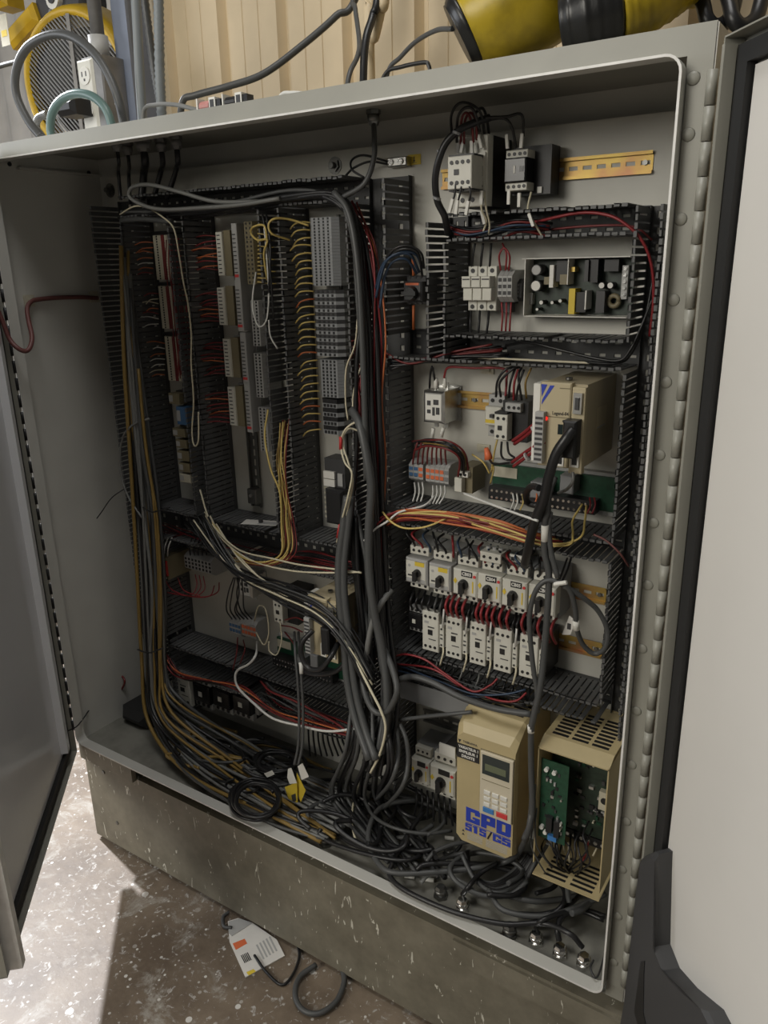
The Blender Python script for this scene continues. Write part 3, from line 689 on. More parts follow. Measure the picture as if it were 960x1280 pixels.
# breaker and contactor left of the servo
cx, z0, wd, h, d = box_px(606, 495, 626, 548, .235)
t = thing('circuit_breaker', 'light grey two-pole circuit breaker left of the servo drive', 'circuit breaker', (cx, PD, z0)); hw = wd/2
f = MB().cbox(-hw, hw, -d*.75, -RAILD, 0, h, .001).obj('housing', 'lgrey', t); MB().cbox(-hw, hw, -d, -d*.7, h*.30, h*.74, .002).obj('front_cover', 'white', t)
holes(f, (-hw*.5, hw*.5), (h*.12, h*.86), -d*.75, .004); MB().box(-hw*.9, hw*.6, -d-.0008, -d, h*.36, h*.44).obj('marking', 'labely', t); MB().box(-hw*.2, hw*.2, -d-.008, -d, h*.5, h*.58).obj('toggle', 'dgrey', t)
cx, z0, wd, h, d = box_px(618, 518, 634, 550, .190)
t = thing('contactor', 'small white-faced contactor with a black body left of the servo drive', 'contactor', (cx, PD, z0)); hw = wd/2
MB().box(-hw*.6, hw+.030, -d*.78, -.010, -.006, h+.022).obj('base_body', 'black', t)
f = MB().cbox(-hw, hw, -d, -d*.80, 0, h, .001).obj('front_cover', 'white', t); holes(f, (-hw*.45, hw*.45), (h*.14, h*.84), -d, .003); MB().box(-hw*.45, hw*.2, -d-.0012, -d, h*.38, h*.56).obj('plunger', 'black', f)
b = MB().cbox(hw*.2, hw*2.6, -d*.9, -d*.7, h+.004, h+.020, .001).obj('terminal_row', 'lgrey', t); holes(b, (hw*.8, hw*1.6, hw*2.3), (h+.012,), -d*.9, .003)
MB().box(-hw, hw*.9, -d, -d*.8, h, h+.004).obj('rim', 'black', t)

# servo drive
YS = .130
c0 = at(676.8, 476.6, YS); sx0, sx1, sx2 = 1.286, 1.3405, 1.363; sz0, sz1 = .934, 1.077
t = thing('servo_drive', 'tan servo drive with a blue triangle mark and a black plug', 'servo drive', (sx0, PD, sz0)); D = PY-YS; H = sz1-sz0; w1 = sx1-sx0; w2 = sx2-sx0
MB().box(0, w2, -D*.93, -.004, .002, H-.002).obj('chassis', 'servo', t)
f = MB().cbox(0, w1-.001, -D, -D*.9, 0, H, .002).obj('front_cover', 'servol', t)
MB().cbox(w1, w2, -D*.985, -D*.9, -.008, H-.006, .001).obj('option_module', 'servol', t)
MB().prism([(.0015, H-.004), (.012, H-.004), (.003, H-.024)], -D-.0006, -D).obj('logo_mark', 'blue', f); MB().prism([(.017, H-.005), (.0245, H-.005), (.003, H-.038), (.004, H-.030)], -D-.0006, -D).obj('logo_stripe', 'blue', f)
text('Legend-04', 'black', f, (w1*.68, -D-.0003, H*.645), .0085, .028, .0001)
MB().box(w1*.62, w1*.95, -D-.0004, -D, H*.935, H*.945).obj('fine_print', 'olive', f)
MB().box(w1*.22, w1, -D-.0004, -D, H*.595, H*.605).obj('panel_line', 'olive', f)
MB().cyl((w1*.20, -D, H*.575), (w1*.20, -D-.003, H*.575), .0042, 12).obj('status_light', 'led', f); holes(f, (w1*.80,), (H*.56,), -D, .0025)
MB().box(w1*.62, w1*.78, -D-.0006, -D, H*.40, H*.52).obj('digit_window', 'glass', f)
MB().box(w1*.60, w1*.86, -D-.002, -D, H*.02, H*.24).obj('signal_socket', 'label', f); MB().box(w1*.65, w1*.81, -D-.0026, -D-.002, H*.05, H*.21).obj('socket_core', 'black', f)
tb = MB().box(-.002, .013, -D-.014, -D, H*.05, H*.66).obj('power_terminal', 'lgrey', t)
st = MB().box(-.014, -.002, -D*.97, -D*.7, H*.04, H*.97).obj('terminal_rail', 'label', t)
for k in range(9): MB().box(-.001, .012, -D-.0148, -D-.014, H*(.08+k*.062), H*(.11+k*.062)).obj('terminal_slot', 'dgrey', tb)
o = MB(); xa = w1+.004; xb = w2-.004
MB().box(xa, xb, -D-.003, -D*.985, H*.66, H*.90).obj('serial_socket', 'steel', t); MB().box(xa+.004, xb-.004, -D-.006, -D-.003, H*.71, H*.85).obj('serial_core', 'dgrey', t)
MB().box(xa, xb, -D-.002, -D*.985, .004, .026).obj('jack', 'label', t); MB().box(xa+.003, xb-.003, -D-.0026, -D-.002, .008, .02).obj('jack_core', 'black', t)
MB().cbox(w1-.004, w2-.004, -D-.024, -D*.985, H*.16, H*.60, .003).obj('cable_plug', 'black', t)
MB().cyl((w1*.25+.02, -D*.75, H), (w1*.25+.02, -D*.75, H+.004), .006, 12).obj('top_screw', 'dsteel', t)
MB().box(w2, w2+.0004, -D*.6, -D*.3, H*.40, H*.66).obj('side_label', 'servol', t); MB().box(w2+.0004, w2+.0007, -D*.58, -D*.33, H*.40, H*.42).obj('side_mark', 'lgrey', t)
servo = t
# green terminal board
cx, z0, wd, h, d = box_px(607, 590, 764, 634, .262)
t = thing('terminal_board', 'green interface board with two rows of black screw terminals', 'circuit board', (cx, PD, z0)); hw = wd/2
MB().box(-hw, hw, -d*.45, -.001, -.006, h+.006).obj('carrier', 'lgrey', t)
pc = MB().box(-hw+.002, hw-.002, -d*.62, -d*.45, .004, h).obj('board', 'pcb', t)
tb = MB().box(-hw+.006, hw-.03, -d*1.3, -d*.62, .002, h*.40).obj('terminal_bar', 'black', t)
sm = MB().cyl((0, 0, 0), (0, -.0014, 0), .0027, 8).mesh('terminal_screw', 'chrome')
for k in range(20):
    for j in (0, 1): inst('terminal_screw', sm, (-hw+.014+k*(wd-.052)/19, -d*1.3, h*(.10+.2*j)), tb)
MB().box(-hw+.004, -hw+.055, -d*.66, -d*.62, h*.62, h*.92).obj('board_label', 'cream', t)
MB().cbox(-.028, .006, -d*1.6, -d*.62, h*.30, h*.75, .002).obj('plug_housing', 'grey', t); MB().cbox(.03, .056, -d*1.6, -d*.62, h*.55, h*1.05, .002).obj('plug_housing', 'grey', t)
tboard = t

# blue, orange and grey terminal groups
def comb(px, y, n, label, mats):
    t, (cx, z0, wd, h, d) = term_group(px, y, n, label, 'lgrey', 'black', 'H', 2, hole=.0022)
    p = wd/n
    for k in range(n):
        for q in (.40, .68):
            MB().box(-wd/2+k*p+p*.12, -wd/2+(k+1)*p-p*.12, -d-.0009, -d+.001, h*(q-.10), h*(q+.06)).obj('colour_insert', mats[k % len(mats)], t)
    return t
comb((511, 577, 529, 603), .245, 3, 'blue and orange terminal group next to the wide duct, near the line filter', ['bluepl', 'bluepl', 'orange'])
comb((532, 580, 561, 608), .245, 5, 'grey and orange terminal group between the blue terminals and the relay base', ['orange', 'orange', 'orange', 'orange', 'grey'])
cx, z0, wd, h, d = box_px(568, 590, 577, 615, .22)
t = thing('plug_relay', 'small white-faced plug relay on an olive base by the green board', 'relay', (cx, PD, z0)); MB().box(-wd*.3, wd*1.5, -d*.8, -RAILD, -.004, h*1.2).obj('socket', 'olive', t); MB().cbox(-wd/2, wd/2, -d, -d*.75, 0, h*.7, .001).obj('relay_body', 'white', t); b = MB().box(-wd*.1, wd*1.2, -d*.95, -d*.75, h*.75, h*1.0).obj('terminal_row', 'label', t); holes(b, (wd*.25, wd*.85), (h*.87,), -d*.95, .003)
for u, v, n_ in ((610, 462, 'above the circuit breaker'), (605, 560, 'beside the red wire cap')):
    c = at(u, v, PY); t = thing('tie_mount', 'cream adhesive tie mount '+n_, 'tie mount', (c.x, PY, c.z)); MB().box(-.014, .014, -.004, -.0003, -.008, .008).obj('pad', 'cream', t); MB().box(-.006, .006, -.007, -.004, -.004, .004).obj('bridge', 'cream', t)
c = at(607.5, 566, .22); t = thing('twist_connector', 'red twist-on wire cap hanging left of the servo drive', 'connector', c)
MB().tube([V((0, 0, .010)), V((.004, 0, -.002)), V((.006, 0, -.012))], [.004, .007, .0085], 10).obj('cap', 'orange', t, True)

# beige drive with keypad
GX0, GX1, GZ0, GZ1, YG = 1.139, 1.273, .094, .398, .120
t = thing('frequency_drive', 'beige frequency drive with keypad and blue GPD lettering', 'drive', (GX0, PD, GZ0)); D = PY-YG; wd = GX1-GX0; H = GZ1-GZ0
def oct_(x0, x1, z0, z1, c): return [(x0+c, z0), (x1-c, z0), (x1, z0+c), (x1, z1-c), (x1-c, z1), (x0+c, z1), (x0, z1-c), (x0, z0+c)]
bd = MB(); R_ = []
for y, ins, cc, ztop in ((-.004, 0, .006, H), (-D+.045, 0, .006, H), (-D+.012, 0, .010, H-.018), (-D, .003, .013, H-.036)):
    R_.append([(x, y, z) for x, z in oct_(ins, wd-ins, ins, ztop, cc)])
bd.loft(R_); body = bd.obj('cover', 'beige', t)
vm = MB()
for i in range(3):
    for j in range(7):
        x0 = .012+i*.038; y0 = -D+.058+j*.013
        vm.box(x0, x0+.032, y0, y0+.006, H-.0002, H+.0006)
vm.obj('vent_slots', 'black', body)
FT = H-.040
kx0, kx1, kz0, kz1 = wd*.435, wd*.965, H*.310, H*.800
MB().box(kx0-.002, kx1+.001, -D-.0012, -D+.002, kz0-.002, kz1+.002).obj('keypad_recess', 'olive', body)
kp = MB().cbox(kx0, kx1, -D-.006, -D, kz0, kz1, .001).obj('keypad', 'beigel', t); kw = kx1-kx0; kh = kz1-kz0
MB().box(kx0+kw*.07, kx0+kw*.90, -D-.0068, -D-.006, kz0+kh*.66, kz0+kh*.96).obj('display_bezel', 'glass', kp); MB().box(kx0+kw*.16, kx0+kw*.80, -D-.0074, -D-.0068, kz0+kh*.73, kz0+kh*.83).obj('display', 'lcd', kp)
MB().box(kx0+kw*.06, kx0+kw*.92, -D-.0066, -D-.006, kz0+kh*.565, kz0+kh*.572).obj('divider', 'olive', kp)
bm_ = MB().cbox(-kw*.10, kw*.10, -.0025, 0, -kh*.030, kh*.030, .0008).mesh('key', 'label')
for r_ in range(3):
    for c_ in range(3): inst('key', bm_, (kx0+kw*(.24+c_*.26), -D-.006, kz0+kh*(.38-r_*.095)), kp)
MB().cbox(kx0+kw*.12, kx0+kw*.46, -D-.008, -D-.006, kz0+kh*.055, kz0+kh*.135, .0008).obj('run_key', 'bluek', kp); MB().cbox(kx0+kw*.54, kx0+kw*.88, -D-.008, -D-.006, kz0+kh*.055, kz0+kh*.135, .0008).obj('stop_key', 'redk', kp)
nl = MB().box(wd*.025, wd*.40, -D-.001, -D, H*.680, H*.790).obj('name_label', 'black', t)
for i, s_ in enumerate(('VARIATEUR 1', 'EMPILEUR 1', 'DROITE')): text(s_, 'label', nl, (wd*.215, -D-.0013, H*(.769-.034*i)), .0085, wd*(.33, .31, .22)[i], .00025)
text('YASKAWA', 'dgrey', t, (wd*.24, -D-.0003, H*.813), .007, wd*.24, .0001); MB().prism([(wd*.04, H*.82), (wd*.09, H*.82), (wd*.06, H*.795)], -D-.0006, -D).obj('logo_mark', 'black', t)
GLY = {'G': [(0, .34, 0, 1), (.34, .95, .76, 1), (.95, 1, .60, .95), (.64, .95, .60, .76), (.34, .64, 0, .22), (.64, 1, 0, .44), (.48, .64, .30, .44)], 'P': [(0, .40, 0, 1), (.40, .62, .74, 1), (.40, .62, .28, .54), (.62, 1, .28, 1)], 'D': [(0, .38, 0, 1), (.38, .62, .76, 1), (.38, .62, 0, .24), (.62, .92, 0, 1), (.92, 1, .08, .92)],
       '5': [(0, 1, .78, 1), (0, .36, .44, .78), (.36, 1, .44, .66), (.62, 1, 0, .44), (0, .62, 0, .22), (0, .34, .22, .30)], '1': [(.25, .75, 0, 1), (.05, .25, .74, .92)]}
def block_text(body, m_, parent, x0, z0, w_, h_, y_, gap=.12):
    n_ = len(body); cw = w_/(n_+gap*(n_-1))
    for i_, ch in enumerate(body):
        b_ = MB(); bx = x0+i_*cw*(1+gap)
        for a0, a1, c0, c1 in GLY[ch]: b_.box(bx+a0*cw, bx+a1*cw, y_-.0006, y_, z0+c0*h_, z0+c1*h_)
        b_.obj('letter', m_, parent)
block_text('GPD', 'blue', body, wd*.19, H*.188, wd*.76, H*.115, -D, .09)
block_text('515', 'blue', body, wd*.18, H*.112, wd*.36, H*.058, -D, .08); text('/', 'black', t, (wd*.60, -D-.0004, H*.138), .028, .012, .0003); block_text('G5', 'blue', body, wd*.655, H*.112, wd*.295, H*.058, -D, .08)
MB().box(wd*.20, wd*.94, -D-.0006, -D, H*.1745, H*.1775).obj('stripe', 'blue', t)
for x0, x1 in ((.22, .48), (.54, .90)):
    for k in range(5): MB().box(wd*x0, wd*x1, -D-.0005, -D, H*(.090-.012*k), H*(.0945-.012*k)).obj('fine_print', 'lgrey', t)
for z in (.09, .06): MB().prism([(wd*.12, H*z), (wd*.17, H*z), (wd*.145, H*(z+.018))], -D-.0005, -D).obj('warning_mark', 'dgrey', t)

# second drive, cover off
DX0, DX1, DZ0, DZ1 = 1.3155, 1.4525, .085, .398
t = thing('opened_drive', 'beige drive with its cover off and circuit boards bare', 'drive', (DX0, PD, DZ0)); D = PY-.120; wd = DX1-DX0; H = DZ1-DZ0
sh_ = MB(); th = .0025
sh_.box(0, wd, -.006, -.003, 0, H).box(0, th, -D, -.003, .03, H-.012).box(wd-th, wd, -D, -.003, .02, H-.012).box(0, wd, -D+.03, -.003, H-th-.001, H-.001)
sh_.quadbox([(0, -D, H-.016), (wd, -D, H-.016), (wd, -D+.03, H-.003), (0, -D+.03, H-.003), (0, -D, H-.0135), (wd, -D, H-.0135), (wd, -D+.03, H-.0005), (0, -D+.03, H-.0005)])
sh_.box(0, wd, -D, -.003, 0, th)
shell = sh_.obj('housing', 'beige', t)
vm = MB()
for i in range(3):
    for j in range(8): vm.box(.012+i*.039, .044+i*.039, -D+.040+j*.013, -D+.047+j*.013, H-.0012, H-.0004)
vm.obj('vent_slots', 'black', shell)
vm = MB()
for i in range(2):
    for j in range(6): vm.box(.02+i*.055, .065+i*.055, -D+.010+j*.013, -D+.016+j*.013, th, th+.0006)
vm.obj('vent_slots', 'black', shell)
MB().box(th, wd-th, -.05, -.006, .05, H-.01).obj('inner_chassis', 'dgrey', t)
mb_ = MB().box(.006, wd-.006, -D*.62-.002, -D*.62, H*.28, H-.02).obj('main_board', 'pcbd', t)
random.seed(11)
for k in range(46):
    x = random.uniform(wd*.42, wd*.92); z = random.uniform(H*.32, H*.90); a_ = random.uniform(.003, .010); b_ = random.uniform(.003, .009)
    MB().box(x-a_/2, x+a_/2, -D*.62-.002-random.uniform(.002, .008), -D*.62-.002, z-b_/2, z+b_/2).obj('chip', random.choice(['black', 'dgrey', 'lgrey', 'pcb', 'steel', 'cream']), mb_)
MB().box(wd*.78, wd*.95, -D*.62-.014, -D*.62-.002, H*.53, H*.66).obj('connector_block', 'cream', mb_); MB().cyl((wd*.86, -D*.62-.014, H*.60), (wd*.86, -D*.62-.0155, H*.60), .007, 12).obj('connector_hole', 'black', mb_)
cb = MB().box(.004, wd*.43, -D+.012, -D+.014, H*.28, H*.86).obj('control_board', 'pcb', t)
for k in range(34):
    x = random.uniform(.008, wd*.40); z = random.uniform(H*.36, H*.80); a_ = random.uniform(.002, .007); b_ = random.uniform(.002, .008)
    MB().box(x-a_/2, x+a_/2, -D+.012-random.uniform(.001, .004), -D+.012, z-b_/2, z+b_/2).obj('chip', random.choice(['black', 'dgrey', 'lgrey', 'pcb', 'steel', 'black']), cb)
for x, z in ((.016, .80), (.032, .795), (.012, .37), (.02, .34), (.048, .44), (.047, .40)): MB().cyl((x, -D+.012, H*z), (x, -D+.004, H*z), .0042, 10).obj('capacitor', 'label', cb)
MB().box(.022, .034, -D+.002, -D+.012, H*.36, H*.47).obj('relay', 'black', cb); MB().box(.038, .049, -D+.002, -D+.012, H*.34, H*.46).obj('relay', 'black', cb)
MB().box(.026, .044, -D+.004, -D+.012, H*.30, H*.335).obj('terminal_plug', 'bluek', cb)
pt = MB().box(.02, wd-.012, -D*.60, -D*.35, H*.19, H*.255).obj('power_terminals', 'black', t)
for k in range(7): MB().cyl((.03+k*.0145, -D*.60, H*.225), (.03+k*.0145, -D*.60-.003, H*.225), .004, 8).obj('terminal_screw', 'steel', pt)

# ------------------------------------------------------------------ left half devices
g = 'cream terminal strips in the leftmost column'
for px, s_ in (((190, 294, 214, 350), 'under the top duct'), ((197, 358, 219.5, 411), 'in the middle of the column'), ((205, 421, 227, 476), 'just above the small relays')):
    t, (cx, z0, wd, h, d) = term_group(px, .248, 17, 'cream double-row terminal strip with brown markers, '+s_, 'cream', 'black', 'V', 2, group=g)
    MB().box(wd*.08, wd*.24, -d-.0012, -d*.9, 0, h).obj('marker_strip', 'w_dred', t); MB().box(wd*.30, wd*.52, -d*.95, -d*.6, 0, h).obj('lower_tier', 'grey', t)
    MB().box(-wd*.5, wd*.5, -d*.9, -RAILD, h+.001, h+.009).obj('end_clamp', 'black', t)
for px, m_, s_ in (((211, 492, 224, 505), 'olive', 'just below the cream terminals'), ((221, 509, 233, 531), 'bluepl', 'with blue-grey body'), ((216, 536, 231, 546), 'olive', 'under the blue-grey relay'),
                   ((220, 550, 233, 560), 'olive', 'third from the blue-grey relay upwards of the duct shelf'), ((222, 564, 236, 576), 'olive', 'fourth from the blue-grey relay'), ((224, 579, 237, 590), 'olive', 'fifth from the blue-grey relay'), ((225, 593, 238, 603), 'cream', 'lowest of the column above the wide duct')):
    cx, z0, wd, h, d = box_px(*px, .235); t = thing('slim_relay', 'slim plug-in relay '+s_, 'relay', (cx, PD, z0), 'slim relays below the cream terminals')
    MB().box(-wd*.5, wd*.75, -d*.6, -RAILD, -.003, h+.003).obj('socket', 'dgrey', t); MB().cbox(-wd*.5, wd*.5, -d, -d*.6, 0, h, .001).obj('relay_body', m_, t); MB().box(-wd*.45, -wd*.1, -d-.0006, -d, h*.2, h*.8).obj('face_mark', 'lgrey', t)
for px, s_ in (((271, 286, 298, 347), 'highest of the column'), ((272.5, 356, 303, 409), 'second from the top duct'), ((280, 421, 309, 474), 'third from the top duct'), ((286, 482, 314, 535), 'above the bare slotted rail')):
    cx, z0, wd, h, d = box_px(*px, .225); t = thing('relay_card', 'white and olive relay card with a connector on its left, '+s_, 'relay card', (cx, PD, z0), 'relay cards in the second column'); hw = wd/2
    MB().box(-hw*.9, hw, -d*.55, -RAILD, .001, h-.001).obj('card_base', 'lgrey', t)
    MB().box(-hw*.42, hw*.20, -d*.93, -d*.55, .003, h-.003).obj('card_body', 'olive', t); MB().box(hw*.20, hw*.5, -d*.7, -d*.55, .003, h-.003).obj('card_gap', 'black', t)
    c_ = MB().cbox(-hw, -hw*.42, -d, -d*.55, .004, h-.006, .001).obj('connector', 'white', t)
    s2 = MB().cbox(hw*.50, hw*.98, -d, -d*.55, -.008, h+.010, .001).obj('label_strip', 'lgrey', t)
    mk = MB().box(-hw*.22, hw*.05, -.0006, 0, -.0012, .0012).mesh('position_mark', 'dgrey')
    for k in range(10): inst('position_mark', mk, (-hw*.66, -d, h*(.10+k*.086)), c_); inst('position_mark', mk, (hw*.78, -d, h*(.10+k*.086)), s2)
    MB().box(hw*.55, hw*.9, -d-.0008, -d, 0, .006).obj('red_mark', 'redk', s2)
    MB().box(-hw*.2, hw*1.0, -d*.6, -d*.4, -.012, -.006).obj('latch', 'label', t)
for px, m_, s_ in (((305, 277, 320, 356), 'olive', 'dark brown input terminal strip with yellow wires beside the first relay card'), ((313, 376, 327, 433), 'lgrey', 'pale input terminal strip beside the second relay card'), ((317, 442, 331, 497), 'lgrey', 'pale input terminal strip beside the third relay card'), ((322.5, 510, 337, 564), 'lgrey', 'pale input terminal strip beside the bare rail')):
    term_group(px, .235, 14, s_, m_, 'black', 'V', 2, name='input_strip', group='input strips right of the relay cards')
term_group((385, 272, 421, 358), .245, 22, 'tall grey terminal strip with yellow wires, under the top duct', 'midgrey', 'black', 'V', 4, group='grey terminal strips of the third column', hole=.003)
term_group((390, 363, 427, 446), .245, 18, 'grey terminal strip with dark gaps between its blocks', 'lgrey', 'black', 'V', 4, group='grey terminal strips of the third column', mats=['midgrey', 'dgrey'], hole=.003)
term_group((397, 450, 427, 497), .245, 11, 'short dense grey terminal strip below the gapped one', 'midgrey', 'black', 'V', 4, group='grey terminal strips of the third column', hole=.003)
term_group((400, 499, 426, 543), .245, 8, 'short grey terminal strip above the screwed relay', 'lgrey', 'black', 'V', 4, group='grey terminal strips of the third column', mats=['midgrey', 'black'], hole=.003)
cx, z0, wd, h, d = box_px(402, 580, 427, 611, .235)
t = thing('timer_relay', 'grey relay with two white label plates over a black block', 'relay', (cx, PD, z0)); MB().box(-wd*.5, wd*.5, -d*.8, -RAILD, 0, h*1.15).obj('body', 'dgrey', t)
for k in (0, 1): MB().box(-wd*.5, wd*.05, -d*.8-.006, -d*.8, h*(.04+k*.32), h*(.32+k*.32)).obj('label_plate', 'label', t)
MB().box(wd*.18, wd*.42, -d*.8-.004, -d*.8, h*.1, h*.6).obj('terminal_block', 'lgrey', t)
cx, z0, wd, h, d = box_px(406, 613, 428, 656, .225)
t = thing('power_block', 'black power distribution block with bare spade terminals', 'terminal block', (cx, PD, z0)); MB().cbox(-wd*.5, wd*.5, -d, -RAILD, 0, h, .006).obj('body', 'black', t)
for k in range(7): MB().box(-wd*.85, -wd*.45, -d*.7, -d*.7+.002, h*(.06+k*.14), h*(.12+k*.14)).obj('spade_terminal', 'cream', t)
c = at(318, 640, .215)
t = thing('paper_tag', 'white printed paper tag lying on the duct fingers below the bare rail', 'tag', (c.x, .235, .6745)); t.rotation_euler = (0, 0, .35)
MB().prism([(-.045, .0), (.045, .0), (.045, .0006), (-.045, .0006)], -.018, .018).obj('card', 'paper', t); MB().box(-.005, .045, -.012, .008, .0006, .0009).obj('print', 'lgrey', t); MB().cyl((0, 0, .0006), (0, 0, .008), .006, 8).obj('clip', 'dgrey', t)
cx, z0, wd, h, d = box_px(310, 612, 319, 630, .27)
t = thing('rail_clamp', 'small dark steel clamp at the foot of the bare rail', 'end clamp', (cx, PD, z0)); MB().cbox(-wd*.6, wd*.6, -d, -RAILD, 0, h, .002).obj('clamp_body', 'dsteel', t); MB().cyl((0, -d, h*.6), (0, -d-.005, h*.6), .004, 8).obj('screw', 'steel', t)

# lower left
cx, z0, wd, h, d = box_px(194, 696, 208, 723, .205)
t = thing('safety_relay', 'olive safety relay with a red front next to the yellow cables', 'relay', (cx, PD, z0)); MB().box(-wd*.5, wd*.5, -d*.94, -RAILD, 0, h).obj('body', 'olive', t)
f = MB().cbox(-wd*.5, wd*.5, -d, -d*.94, h*.17, h*.83, .001).obj('front_cover', 'red', t); MB().box(wd*.15, wd*.42, -d-.0006, -d, h*.28, h*.66).obj('print', 'label', f); MB().box(-wd*.42, -wd*.2, -d-.0006, -d, h*.56, h*.68).obj('print', 'label', f)
for z in (.0, .86): b = MB().cbox(-wd*.5, wd*.5, -d*.97, -d*.94, h*z, h*(z+.14), .0008).obj('terminal_row', 'olive', t); holes(b, [wd*k for k in (-.36, -.12, .12, .36)], (h*(z+.07),), -d*.97, .0022, 'label')
term_group((231, 695, 264, 717), .235, 8, 'grey terminal row right of the red-fronted safety relay', 'lgrey', 'black', 'H', 3, hole=.0024)
line_filter((298, 722, 314, 746), .245, 'small white-labelled filter behind the crossing wires on the lower left')
comb((287, 775, 301, 796), .245, 4, 'blue terminal group hanging above the lower left duct', ['bluepl'])
comb((302.5, 777, 320, 800), .245, 5, 'orange terminal group right of the blue one, above the lower left duct', ['orange'])
cx, z0, wd, h, d = box_px(342, 752, 353, 778, .20)
t = thing('contactor', 'small white-faced contactor half hidden by wires left of the shaded servo drive', 'contactor', (cx, PD, z0)); hw = wd/2
MB().box(-hw*.6, hw+.03, -d*.78, -.010, -.006, h+.022).obj('base_body', 'black', t); f = MB().cbox(-hw, hw, -d, -d*.8, 0, h, .001).obj('front_cover', 'white', t); holes(f, (-hw*.4, hw*.4), (h*.14, h*.82), -d, .003); MB().box(-hw*.4, hw*.3, -d-.001, -d, h*.4, h*.58).obj('plunger', 'black', f)
sv2 = copy_tree(servo); p = at(384, 744, .13); sv2.location = (p.x, PD, p.z-(sz1-sz0)); [bpy.data.objects.remove(k_) for f_ in list(sv2.children) for k_ in list(f_.children) if k_.name.startswith('status_light')]; sv2['label'] = 'shaded tan servo drive behind the thick grey cables on the lower left'
tb2 = copy_tree(tboard); p = at(352, 812, .262); tb2.location = (p.x+.085, PD, p.z-.045); tb2.scale = (.9, 1, 1); tb2['label'] = 'shaded interface board under the lower left servo drive'
contactor((220, 842, 237, 880), .215, 'white-faced contactor at the bottom left near the yellow cables', aux=False)
black_contactor((241, 850, 262, 886), .22, 'black contactor beside the white-faced one at the bottom left')
black_contactor((265, 857, 287, 892), .22, 'black contactor in the middle of the bottom left row')
black_contactor((290, 864, 313, 899), .22, 'black contactor at the inner end of the bottom left row')
c = at(318, 885, .24); t = thing('resistor_block', 'grey metal block beside the bottom left contactors', 'terminal block', (c.x, PD, c.z-.02)); MB().cbox(-.012, .014, -.06, -RAILD, 0, .06, .002).obj('body', 'lgrey', t); holes(t, (0,), (.015, .045), -.06, .004)

# ------------------------------------------------------------------ glands in roof and floor
def gland(x, y, z, up, label, m='galv', r=.013, cable=True, group=None):
    t = thing('cable_gland', label, 'cable gland', (x, y, z), group); s = 1 if up else -1
    MB().cyl((0, 0, s*.0005), (0, 0, s*.008), r*1.15, 6).obj('lock_nut', m, t); MB().cyl((0, 0, s*.008), (0, 0, s*.020), r*.95, 14).obj('body', m, t, True); MB().cyl((0, 0, s*.020), (0, 0, s*.027), r*.9, 6, r*.7).obj('cap_nut', m, t)
    return t
RG = 'cable glands in the roof'
for u, v, cab_r, pts in ((147, 190, .004, [(148, 215, .2), (151, 250, .2)]), (160, 194, .004, [(161, 220, .22), (163, 255, .22)]), (180, 190, .0085, [(180, 215, .22), (177, 250, .22)]), (202, 190, .006, [(201, 215, .22), (193, 245, .22)]), (221, 187, .006, [(221, 210, .22), (209, 248, .22)])):
    p = atz(u, v, Z1-.027)
    gland(p.x, p.y, Z1, False, 'grey cable gland in the roof above the left duct', 'galv', .012 if cab_r < .008 else .016, group=RG)
    wire([V((p.x, p.y, Z1-.020)), V((p.x, p.y, Z1-.05))]+pts, cab_r, 'w_black', 'black cable dropping from a roof gland into the top duct', 'cable', 'cable', 'black cables from the roof glands')
p = atz(467, 152, Z1-.02); gland(p.x, p.y, Z1, False, 'lone dark cable gland in the roof near the middle', 'dsteel', .012)
wire([V((p.x, p.y, Z1-.02)), (468, 175, .2), (467, 200, .19), (455, 230, .18), (428, 247, .18)], .005, 'w_grey', 'grey cable dropping from the lone roof gland to the wide duct', 'cable', 'cable')
for pts in ([(484, 202, .275), (455, 194, .26), (440, 200, .25), (440, 212, .24), (455, 222, .24)], [(484, 205, .275), (462, 202, .26), (442, 210, .25), (430, 222, .24)]): wire(pts, .0022, 'w_black', 'thin black earth wire looping to the ground lug', group='earth wires at the ground lug')
FG = 'cable glands in the cabinet floor'
for u, v, m_, s_ in ((545, 1078, 'chrome', 'chrome cable gland left of the loops under the beige drive'), (578, 1128, 'chrome', 'chrome cable gland between the floor cables and the lip'), (637, 1160, 'dsteel', 'dark cable gland beside three chrome ones'), (670, 1170, 'chrome', 'chrome cable gland, first of three near the right corner'), (700, 1186, 'chrome', 'chrome cable gland, middle of three near the right corner'), (730, 1198, 'chrome', 'chrome cable gland nearest the right corner'),
                     (562, 1061, 'dsteel', 'low dark gland beneath the beige drive'), (514, 1068, 'dsteel', 'low dark gland under a black plug, left of the beige drive'), (551, 1112, 'dsteel', 'dark gland with a black cable near the lip'), (380, 1036, 'dsteel', 'dark gland behind the lip in front of the yellow tag'), (407, 1047, 'dsteel', 'dark gland receiving the ochre cable ends'), (280, 990, 'dsteel', 'dark gland next to the black cable coil'), (323, 935, 'dsteel', 'dark gland with a loose white cap at the back'), (258, 977, 'dsteel', 'dark gland between coil and left lip')):
    p = atz(u, v, Z0+.018); gland(p.x, p.y, Z0, True, s_, m_, .0135 if m_ == 'chrome' else .014, group=FG)

# ------------------------------------------------------------------ wires and cables
def many(lst, r, m, label, group, name='wire', cat='wire', k=6, n=6, stuff=False):
    for pts in lst: wire(pts, r, m, label, name, cat, group, n, k, stuff=stuff)
FLZ = Z0+.008
